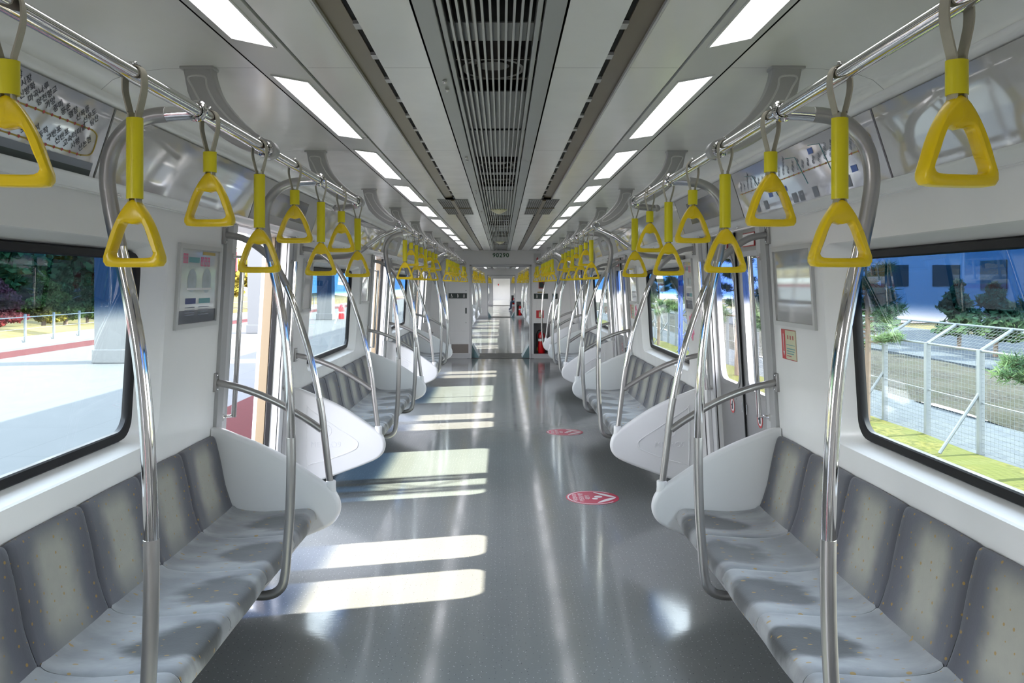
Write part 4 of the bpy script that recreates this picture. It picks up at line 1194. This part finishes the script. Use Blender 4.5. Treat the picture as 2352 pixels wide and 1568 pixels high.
def make_ext(loc, label, group=None):
    t = thing('fire_extinguisher', label, 'fire extinguisher', loc, 0, group); n = 26
    mb = MB(); mb.loops([[(r*math.cos(2*PI*i/n), r*math.sin(2*PI*i/n), z) for i in range(n)] for r, z in ((.066, 0), (.072, .008), (.072, .36), (.066, .40), (.045, .43), (.022, .445), (.022, .46))], True, True); mb.build('cylinder', 'ext_red', t, smooth=50)
    mb = MB(); mb.loops([[(r*math.cos(2*PI*i/n), r*math.sin(2*PI*i/n), z) for i in range(n)] for r, z in ((.0725, .255), (.0725, .305))]); mb.build('label_band', 'white_print', t)
    mb = MB(); mb.loops([[(r*math.cos(2*PI*i/n), r*math.sin(2*PI*i/n), z) for i in range(n)] for r, z in ((.0725, .31), (.0725, .325))]); mb.build('dark_band', 'plate_dark', t)
    mb = MB(); mb.cyl((0, 0, .455), (0, 0, .49), .018, 12); mb.box(-.012, .075, -.010, .010, .485, .497); mb.box(-.012, .068, -.010, .010, .508, .520); mb.build('valve', 'satin', t, smooth=0, bevel=.002)
    mb = MB(); mb.tube(catmull([(-.01, 0, .475), (-.06, -.02, .48), (-.10, -.01, .40), (-.095, -.01, .25), (-.088, 0, .12)], 6), .009, 10); mb.build('hose', 'black_rubber', t)
    mb = MB(); mb.tube([(-.088, 0, .125), (-.088, 0, .06)], [.011, .018], 10); mb.build('nozzle', 'ink_gold', t)
    return t
ex = make_ext((.86, YB+.14, .10), 'red fire extinguisher with white label standing in the wall niche')
for kk in (1, 2): copy_tree(ex, (.86, YB+.14+CAR*kk, .10), None, 'red fire extinguisher in the niche of the %s carriage beyond the gangway' % ORD[kk-1])
for s in (-1, 1):
    for kk in (0, 1):
        t = thing('gangway_guard', 'teal rubber guard at the foot of the %s gangway, %s side' % (ORD[kk], SIDE[s]), 'guard', (s*.60, Y1+.35+CAR*kk, 0))
        mb = MB(); mb.add([(0, -.2, 0), (-s*.15, -.2, 0), (0, -.2, .27), (0, .5, 0), (-s*.15, .5, 0), (0, .5, .27)], [(0, 1, 2), (3, 5, 4), (0, 3, 4, 1), (1, 4, 5, 2), (0, 2, 5, 3)]); mb.build('wedge', 'teal_guard', t, smooth=0)

# ------------------------------------------------------------------ seated passenger far down the train
t = thing('person', 'person in a dark navy jacket and jeans sitting in a distant carriage', 'person', (.92, 48.4, 0))
def skin(name, joints, edges, m, parent, sub=1):
    me = bpy.data.meshes.new(name); me.from_pydata([j[0] for j in joints], edges, []); o = bpy.data.objects.new(name, me); COL.objects.link(o); o.parent = parent
    sk = o.modifiers.new('skin', 'SKIN')
    for i, j in enumerate(joints): me.skin_vertices[0].data[i].radius = (j[1], j[1])
    me.skin_vertices[0].data[0].use_root = True
    ss = o.modifiers.new('sub', 'SUBSURF'); ss.levels = ss.render_levels = sub; me.materials.append(M[m]); return o
J = [((.10, 0, .52), .13), ((.12, 0, .72), .14), ((.12, 0, .92), .15), ((.10, 0, 1.04), .07), ((.08, 0, 1.14), .09), ((.07, 0, 1.24), .09),
     ((.09, -.2, .96), .06), ((-.02, -.22, .74), .05), ((-.2, -.12, .66), .04), ((.09, .2, .96), .06), ((-.02, .22, .74), .05), ((-.2, .12, .66), .04),
     ((-.02, -.1, .50), .09), ((-.36, -.12, .50), .07), ((-.38, -.12, .10), .05), ((-.50, -.13, .05), .045), ((-.02, .1, .50), .09), ((-.36, .12, .50), .07), ((-.36, .12, .10), .05), ((-.48, .13, .05), .045)]
E = [(0, 1), (1, 2), (2, 3), (3, 4), (4, 5), (2, 6), (6, 7), (7, 8), (2, 9), (9, 10), (10, 11), (0, 12), (12, 13), (13, 14), (14, 15), (0, 16), (16, 17), (17, 18), (18, 19)]
skin('body', J, E, 'navy_cloth', t)
mb = MB(); mb.sphere((.055, 0, 1.20), .098, 12, 8, (1, .9, 1.15)); mb.build('face', 'skin', t)
mb = MB(); mb.sphere((.085, 0, 1.235), .102, 12, 8, (1, 1, 1.05)); mb.build('hair', 'hair', t)

# ------------------------------------------------------------------ outside, platform side
mb = MB(); mb.box(-11.9, -1.64, -18, 90, -.35, -.02)
struct(mb.build('platform', 'platform_paving', smooth=0))
mb = MB(); mb.box(-12.15, -11.85, -18, 90, -.35, .06)
struct(mb.build('platform_kerb', 'concrete_pillar', smooth=0))
def terrain(name, x0, x1, y0, y1, nx, ny, fz, m):
    mb = MB(); vs = []; fs = []
    for j in range(ny+1):
        for i in range(nx+1):
            x = x0+(x1-x0)*i/nx; y = y0+(y1-y0)*j/ny; vs.append((x, y, fz(x, y)))
    for j in range(ny):
        for i in range(nx): a = j*(nx+1)+i; fs.append((a, a+1, a+nx+2, a+nx+1))
    mb.add(vs, fs); return mb.build(name, m, smooth=180)
rn = random.Random(5)
def mound(x, y):
    z = -.12
    z += .38*math.exp(-((x+15.4)/1.7)**2)*(1/(1+math.exp(-(y-16)/3)))*(1/(1+math.exp((y-29)/1.5)))
    z += .5*math.exp(-((x+24)/4)**2)*(1/(1+math.exp(-(y-33)/2)))
    return z-.25*max(0, min(1, (-x-17.5)/2))*max(0, min(1, (x+24)/2))
struct(terrain('ground_left', -70, -12.1, -20, 110, 90, 90, mound, 'dry_grass'))
mb = MB()
mb.add([(-22, -20, -.30), (-18.0, -20, -.30), (-18.0, 30, -.30), (-22.5, 36, -.30), (-40, 44, -.30), (-40, 38, -.30), (-26, 32, -.30), (-22, 26, -.30)], [(0, 1, 2, 3, 7), (3, 4, 5, 6, 7)])
struct(mb.build('road_left', 'asphalt', smooth=0))
# fence at the back of the platform
fe = thing('platform_fence', 'low galvanised mesh fence along the back of the platform', 'fence', (-12.25, 0, 0))
y = 13.0
while y < 60:
    mb = MB(); mb.tube([(0, y, -.1), (0, y, .78)], .035, 8); mb.build('post', 'galv', fe); y += 1.35
mb = MB(); mb.tube([(0, 10, .70), (0, 60, .70)], .014, 6); mb.tube([(0, 10, .40), (0, 60, .40)], .005, 5); mb.tube([(0, 10, .2), (0, 60, .2)], .005, 5); mb.build('rail', 'galv', fe)
mb = MB(); mb.tube([(-12.45, 10, .02), (-12.45, 60, .02)], .16, 10)
struct(mb.build('trim_6', 'galv'))
def pillar(y, lab):
    t = thing('canopy_pillar', lab, 'pillar', (-7.75, y, -.02)); mb = MB(); mb.box(-.33, .33, -.33, .33, 0, 5.2); mb.build('shaft', 'concrete_pillar', t, smooth=0, bevel=.03)
    mb = MB(); mb.box(-.36, .36, -.36, .36, 0, .28); mb.build('plinth', 'concrete_pillar', t, smooth=0, bevel=.02); return t
for i, y in enumerate((6.8, 16.6, 26.4, 36.2)):
    pillar(y, 'square pale concrete canopy pillar on the platform, %s along' % ORD[i])
t = thing('station_sign', 'square red sign plate high above the platform by the second pillar', 'sign', (-9.2, 27.5, 2.3)); mb = MB(); mb.box(-.35, .35, -.03, .03, -.32, .32); mb.build('plate', 'red', t, smooth=0); n = 20; mb = MB(); mb.loops([[(q*math.cos(2*PI*i/n), -.035, q*math.sin(2*PI*i/n)) for i in range(n)] for q in (.2, .12)]); mb.build('mark', 'white_print', t, smooth=0)
mb = MB(); mb.tube([(0, 0, -.3), (0, 0, -2.4)], .04, 8); mb.build('mast', 'galv', t)
t = thing('platform_hydrant', 'red hydrant cylinder standing on the platform past the first doorway', 'hydrant', (-7.2, 36.9, -.02)); mb = MB(); mb.loops([[(r*math.cos(2*PI*i/20), r*math.sin(2*PI*i/20), z) for i in range(20)] for r, z in ((.13, 0), (.13, .5), (.10, .6), (.03, .66))], True, True); mb.build('body', 'ext_red', t)  # red hydrant body, its white band follows
mb = MB(); mb.box(-.135, .135, -.135, .135, .26, .32); mb.build('band', 'white_print', t, smooth=0)

def foliage(mb, blobs, n, size, r):
    for (cx, cy, cz, rx, ry, rz) in blobs:
        for _ in range(n):
            d = Vector((r.gauss(0, 1), r.gauss(0, 1), r.gauss(0, 1))).normalized()*(r.random()**.4)
            p = Vector((cx+d.x*rx, cy+d.y*ry, cz+d.z*rz)); a = Vector((r.gauss(0, 1), r.gauss(0, 1), r.gauss(0, 1))).normalized(); b = a.orthogonal().normalized(); q = size*(.6+.8*r.random())
            mb.add([p+a*q, p+b*q*.55, p-a*q, p-b*q*.55], [(0, 1, 2, 3)])
def tree(name, label, loc, h, w, m, n=260, size=.12, group=None, trunk=.3, conif=False, seed=1, sticks=True):
    r = random.Random(seed); t = thing(name, label, 'tree', loc, 0, group)
    mb = MB(); mb.tube([(0, 0, -.1), (w*.03, 0, h*.45), (0, w*.02, h*.85)], [.035*w+.03, .03*w+.02, .015], 8)
    for i in range(6):
        a = r.random()*6.28; z = h*(trunk+.1+.1*i); mb.tube([(0, 0, z), (w*.35*math.cos(a), w*.35*math.sin(a), z+h*.10)], [.02*w+.01, .008], 6)
    mb.build('trunk', 'bark', t)
    mb = MB(); bl = []
    for i in range(9):
        a = r.random()*6.28; z = h*(trunk+.12+(.88-trunk)*(i+.5)/9); rr = w*.5*((1.05-(z/h)) if conif else math.sin(PI*min(.95, max(.15, (z/h-trunk+.15)/(1.1-trunk)))))
        bl.append((rr*.5*math.cos(a), rr*.5*math.sin(a), z, rr*.8+.08, rr*.8+.08, h*.10))
    foliage(mb, bl, n, size, r); mb.build('foliage', m, t, smooth=0)
    return t
LT = [(-18.2, 29.6, 1.9, 1.7, 'leaf_red', 'small red-leaved maple behind the platform fence'), (-18.0, 32.2, 2.2, 1.6, 'leaf_yellow', 'olive bushy tree standing next to the red maple'), (-18.3, 34.4, 2.4, 1.9, 'leaf_green', 'dense green round tree beyond the platform fence'), (-18.6, 36.8, 2.1, 1.2, 'leaf_green', 'narrow green shrub at the bend of the road')]
for i, (x, y, h, w, m, lab) in enumerate(LT): tree('roadside_tree', lab, (x, y, -.25), h, w, m, 900, .06, None, .05, False, 10+i)
for i in range(16):
    x = -26-(i % 3)*5; y = 22+i*3.4; tree('woodland_tree', 'dark tree in the wood across the road', (x, y, -.3), 5+3*rn.random(), 4.2, ('leaf_green', 'leaf_pine', 'leaf_green')[i % 3], 260, .30, 'trees of the wood across the road', .15, False, 40+i)
for i in range(7):
    tree('autumn_tree', 'yellow autumn tree far along behind the platform fence', (-16.0-(i % 2)*3.2, 42+i*3.2, -.2), 3.6+rn.random(), 2.8, 'leaf_yellow' if i % 3 else 'leaf_red', 300, .20, 'autumn trees far along the platform fence', .2, False, 70+i)
struct(terrain('hill_left', -80, -40, -10, 130, 20, 40, lambda x, y: max(-1, (-40-x)*.35+1.5*math.sin(y*.13)+.8*math.sin(y*.4)), 'hill_green'))

# ------------------------------------------------------------------ outside, trackside
def bank(x, y): return -1.12-.03*max(0, 4-x)+(.12*math.sin(y*1.7+x)*.15)
struct(terrain('grass_bank', 1.9, 7.55, -20, 110, 12, 90, bank, 'green_grass'))
mb = MB(); mb.box(7.5, 9.6, -20, 110, -1.3, -1.14); mb.box(14.8, 24, -20, 110, -1.3, -1.0)
struct(mb.build('road_right', 'asphalt', smooth=0))
struct(terrain('gravel_bank', 9.5, 14.9, -20, 110, 14, 120, lambda x, y: -1.14+.10*math.sin(x*3+y)*.5+.25*math.sin(PI*(x-9.5)/5.4)+.06*rn.random(), 'gravel'))
struct(terrain('ground_right', 23.5, 110, -20, 140, 20, 40, lambda x, y: -1.05+.01*max(0, x-40), 'dry_grass'))
mb = MB(); mb.box(-1.64, 1.95, -20, 110, -1.4, -1.2); struct(mb.build('ground_track', 'gravel', smooth=0))
fx = 7.6
fe = thing('security_fence', 'tall galvanised security fence with inclined mesh top beside the track', 'fence', (fx, 0, -1.14))
y = 8.1; posts = []
while y < 48: posts.append(y); y += 1.62
for y in posts:
    mb = MB(); mb.box(-.045, .045, y-.045, y+.045, 0, 1.66); mb.build('post', 'galv', fe, smooth=0, bevel=.006)
    mb = MB(); mb.tube([(0, y, 1.64), (.52, y, 1.98)], .03, 8); mb.build('top_arm', 'galv', fe)
    if int(y*10) % 3 == 0: mb = MB(); mb.tube([(-.65, y, .02), (0, y, 1.0)], .028, 8); mb.build('brace', 'galv', fe)
mb = MB()
for x, z in ((0, 1.64), (.52, 1.98), (0, .82)): mb.tube([(x, 8, z), (x, 48, z)], .02 if z != .82 else .010, 6)
mb.build('rail', 'galv', fe)
mb = MB(); y = 8.1
while y < 40: mb.tube([(0, y, .04), (0, y, 1.62)], .0028, 3, False); mb.tube([(0, y, 1.64), (.52, y, 1.98)], .0028, 3, False); y += .10
for i in range(24): z = .05+1.57*i/23; mb.tube([(0, 8, z), (0, 40, z)], .0028, 3, False)
for i in range(8): mb.tube([(.52*i/7, 8, 1.64+.34*i/7), (.52*i/7, 40, 1.64+.34*i/7)], .0028, 3, False)
mb.build('mesh', 'galv', fe, smooth=0)
def pine(label, loc, h, w, seed, base=.35):
    r = random.Random(seed); t = thing('pine_tree', label, 'tree', loc); mb = MB(); mb.tube([(0, 0, -.1), (.03, 0, h*.5), (0, .04, h)], [.07, .055, .02], 8)
    mb2 = MB()
    for i in range(22):
        a = r.random()*6.28; z = h*(base+(1-base)*i/22); L = w*.5*(1.1-(z/h)*.75)*(.7+.5*r.random()); e = Vector((L*math.cos(a), L*math.sin(a), z+.12))
        mb.tube([(0, 0, z), (e.x*.6, e.y*.6, z+.02), e], [.022, .015, .007], 5)
        for j in range(7):
            c = Vector((0, 0, z)).lerp(e, .4+.6*j/6)
            for q in range(60):
                d = Vector((r.gauss(0, 1), r.gauss(0, 1), r.gauss(.5, .8))).normalized(); p = c+Vector((r.gauss(0, .05), r.gauss(0, .05), r.gauss(0, .04))); nn = d.orthogonal().normalized()*.010
                mb2.add([p-nn, p+nn, p+d*.17], [(0, 1, 2)])
    mb.build('trunk', 'bark', t); mb2.build('needles', 'leaf_pine', t, smooth=0, fixn=False)
    return t
pine('pine with tall bare trunk standing before the fence, framed by the window corner', (7.15, 16.0, -1.12), 3.1, 2.1, 3, .45)
pine('broad pine branch reaching across the fence nearest the camera', (7.2, 10.2, -1.12), 2.7, 2.9, 4, .45)
for i, y in enumerate((20.5, 24.0, 27.5, 31.5, 36)): p_ = pine('pine further along the security fence', (6.9, y, -1.12), 3.2+.3*(i % 2), 1.8, 20+i, .42); p_['group'] = 'pines further along the security fence'
for i in range(12): tree('far_hedge_tree', 'leafy tree on the far side of the trackside road', (15.5+rn.random()*3, 16+i*3.2, -1.0), 2.0+rn.random()*.8, 1.6, 'leaf_pine', 220, .14, 'trees on the far side of the trackside road', .15, False, 90+i)
t = thing('warehouse', 'pale pink warehouse with grey roof beyond the trackside road', 'building', (33, 62, -1)); mb = MB(); mb.box(-9, 9, -8, 8, 0, 5.2); mb.build('wall', 'pale_wall', t, smooth=0); mb = MB(); mb.add([(-9.5, -8.5, 5.2), (9.5, -8.5, 5.2), (9.5, 8.5, 5.2), (-9.5, 8.5, 5.2), (-9.5, 0, 7.4), (9.5, 0, 7.4)], [(0, 1, 5, 4), (2, 3, 4, 5), (0, 4, 3), (1, 2, 5)]); mb.build('roof', 'grey_wall', t, smooth=0)
mb = MB()
for i in range(5): mb.box(-8+3.4*i, -6.2+3.4*i, -8.06, -8, 2.4, 3.8)
mb.build('window', 'plate_dark', t, smooth=0)
t = thing('depot_shed', 'long blue-grey depot shed across the trackside road', 'building', (30, 30, -1)); mb = MB(); mb.box(-4, 4, -16, 16, 0, 5.0); mb.build('wall', 'grey_wall', t, smooth=0); mb = MB(); mb.box(-4.4, 4.4, -16.4, 16.4, 5.0, 5.4); mb.build('roof', 'roof_hull', t, smooth=0)
mb = MB()
for i in range(8): mb.box(-4.06, -4, -14.5+3.8*i, -12.2+3.8*i, 2.2, 3.8)
mb.build('window', 'plate_dark', t, smooth=0)
# lattice masts of the overhead line: their shade stripes the floor
def mast(x, y, lab):
    t = thing('lattice_mast', lab, 'mast', (x, y, -1.15)); w = .19
    mb = MB()
    for a in (-w, w):
        for b in (-w, w): mb.box(a-.03, a+.03, b-.03, b+.03, 0, 7.0)
    mb.build('chord', 'blue_steel', t, smooth=0)
    mb = MB(); z = 0; q = 1
    while z < 6.8:
        for f in (-w, w): mb.tube([(f, -w*q, z), (f, w*q, z+.42)], .014, 5); mb.tube([(-w*q, f, z), (w*q, f, z+.42)], .014, 5)
        z += .42; q = -q
    mb.build('bracing', 'blue_steel', t, smooth=0)
    mb = MB(); mb.tube([(0, 0, 6.3), (-6.5, 0, 6.8)], .06, 8); mb.build('cantilever', 'blue_steel', t); return t
mast(6.1, 8.05, 'blue lattice overhead-line mast beside the track')
mast(6.1, 27.0, 'blue lattice overhead-line mast further down the track')

# ------------------------------------------------------------------ light, camera
w = bpy.data.worlds.new('sky'); SC.world = w; w.use_nodes = True; nt = w.node_tree; bg = nt.nodes['Background']
tc = nt.nodes.new('ShaderNodeTexCoord'); sp = nt.nodes.new('ShaderNodeSeparateXYZ'); nt.links.new(tc.outputs['Generated'], sp.inputs[0])
rp = nt.nodes.new('ShaderNodeValToRGB'); nt.links.new(sp.outputs[2], rp.inputs[0])
rp.color_ramp.elements[0].position = .0; rp.color_ramp.elements[0].color = (.985, .975, .98, 1); rp.color_ramp.elements[1].position = .6; rp.color_ramp.elements[1].color = (.70, .77, .95, 1)
nt.links.new(rp.outputs[0], bg.inputs[0]); bg.inputs[1].default_value = SKY
sd = bpy.data.lights.new('sun', 'SUN'); sd.energy = SUN; sd.color = (1.0, .93, .80); sd.angle = math.radians(.53)
so = bpy.data.objects.new('sun', sd); COL.objects.link(so); so.rotation_euler = Vector((1, .25, .59)).to_track_quat('Z', 'Y').to_euler(); so.location = (20, 5, 12)
cd = bpy.data.cameras.new('camera'); cd.sensor_width = 36; cd.lens = 1882/2352*36; cd.shift_x = 23/2352; cd.shift_y = -132.5/2352; cd.clip_start = .02; cd.clip_end = 400
co = bpy.data.objects.new('camera', cd); COL.objects.link(co); co.location = (.03, 0, 1.56); co.rotation_euler = (PI/2, 0, 0); SC.camera = co
bpy.data.objects.remove(_fo); bpy.data.scenes.remove(_ts)
vs = SC.view_settings; vs.view_transform = 'Standard'; vs.look = 'None'; vs.gamma = 1; vs.exposure = EXPO; vs.use_curve_mapping = False
SC.cycles.use_denoising = True; SC.cycles.max_bounces = 9; SC.cycles.diffuse_bounces = 5; SC.cycles.glossy_bounces = 4; SC.cycles.transparent_max_bounces = 16; SC.cycles.use_adaptive_sampling = True; SC.cycles.adaptive_threshold = .02; SC.cycles.transmission_bounces = 6
SC.cycles.sample_clamp_indirect = 6
SC.cycles.caustics_reflective = False; SC.cycles.caustics_refractive = False
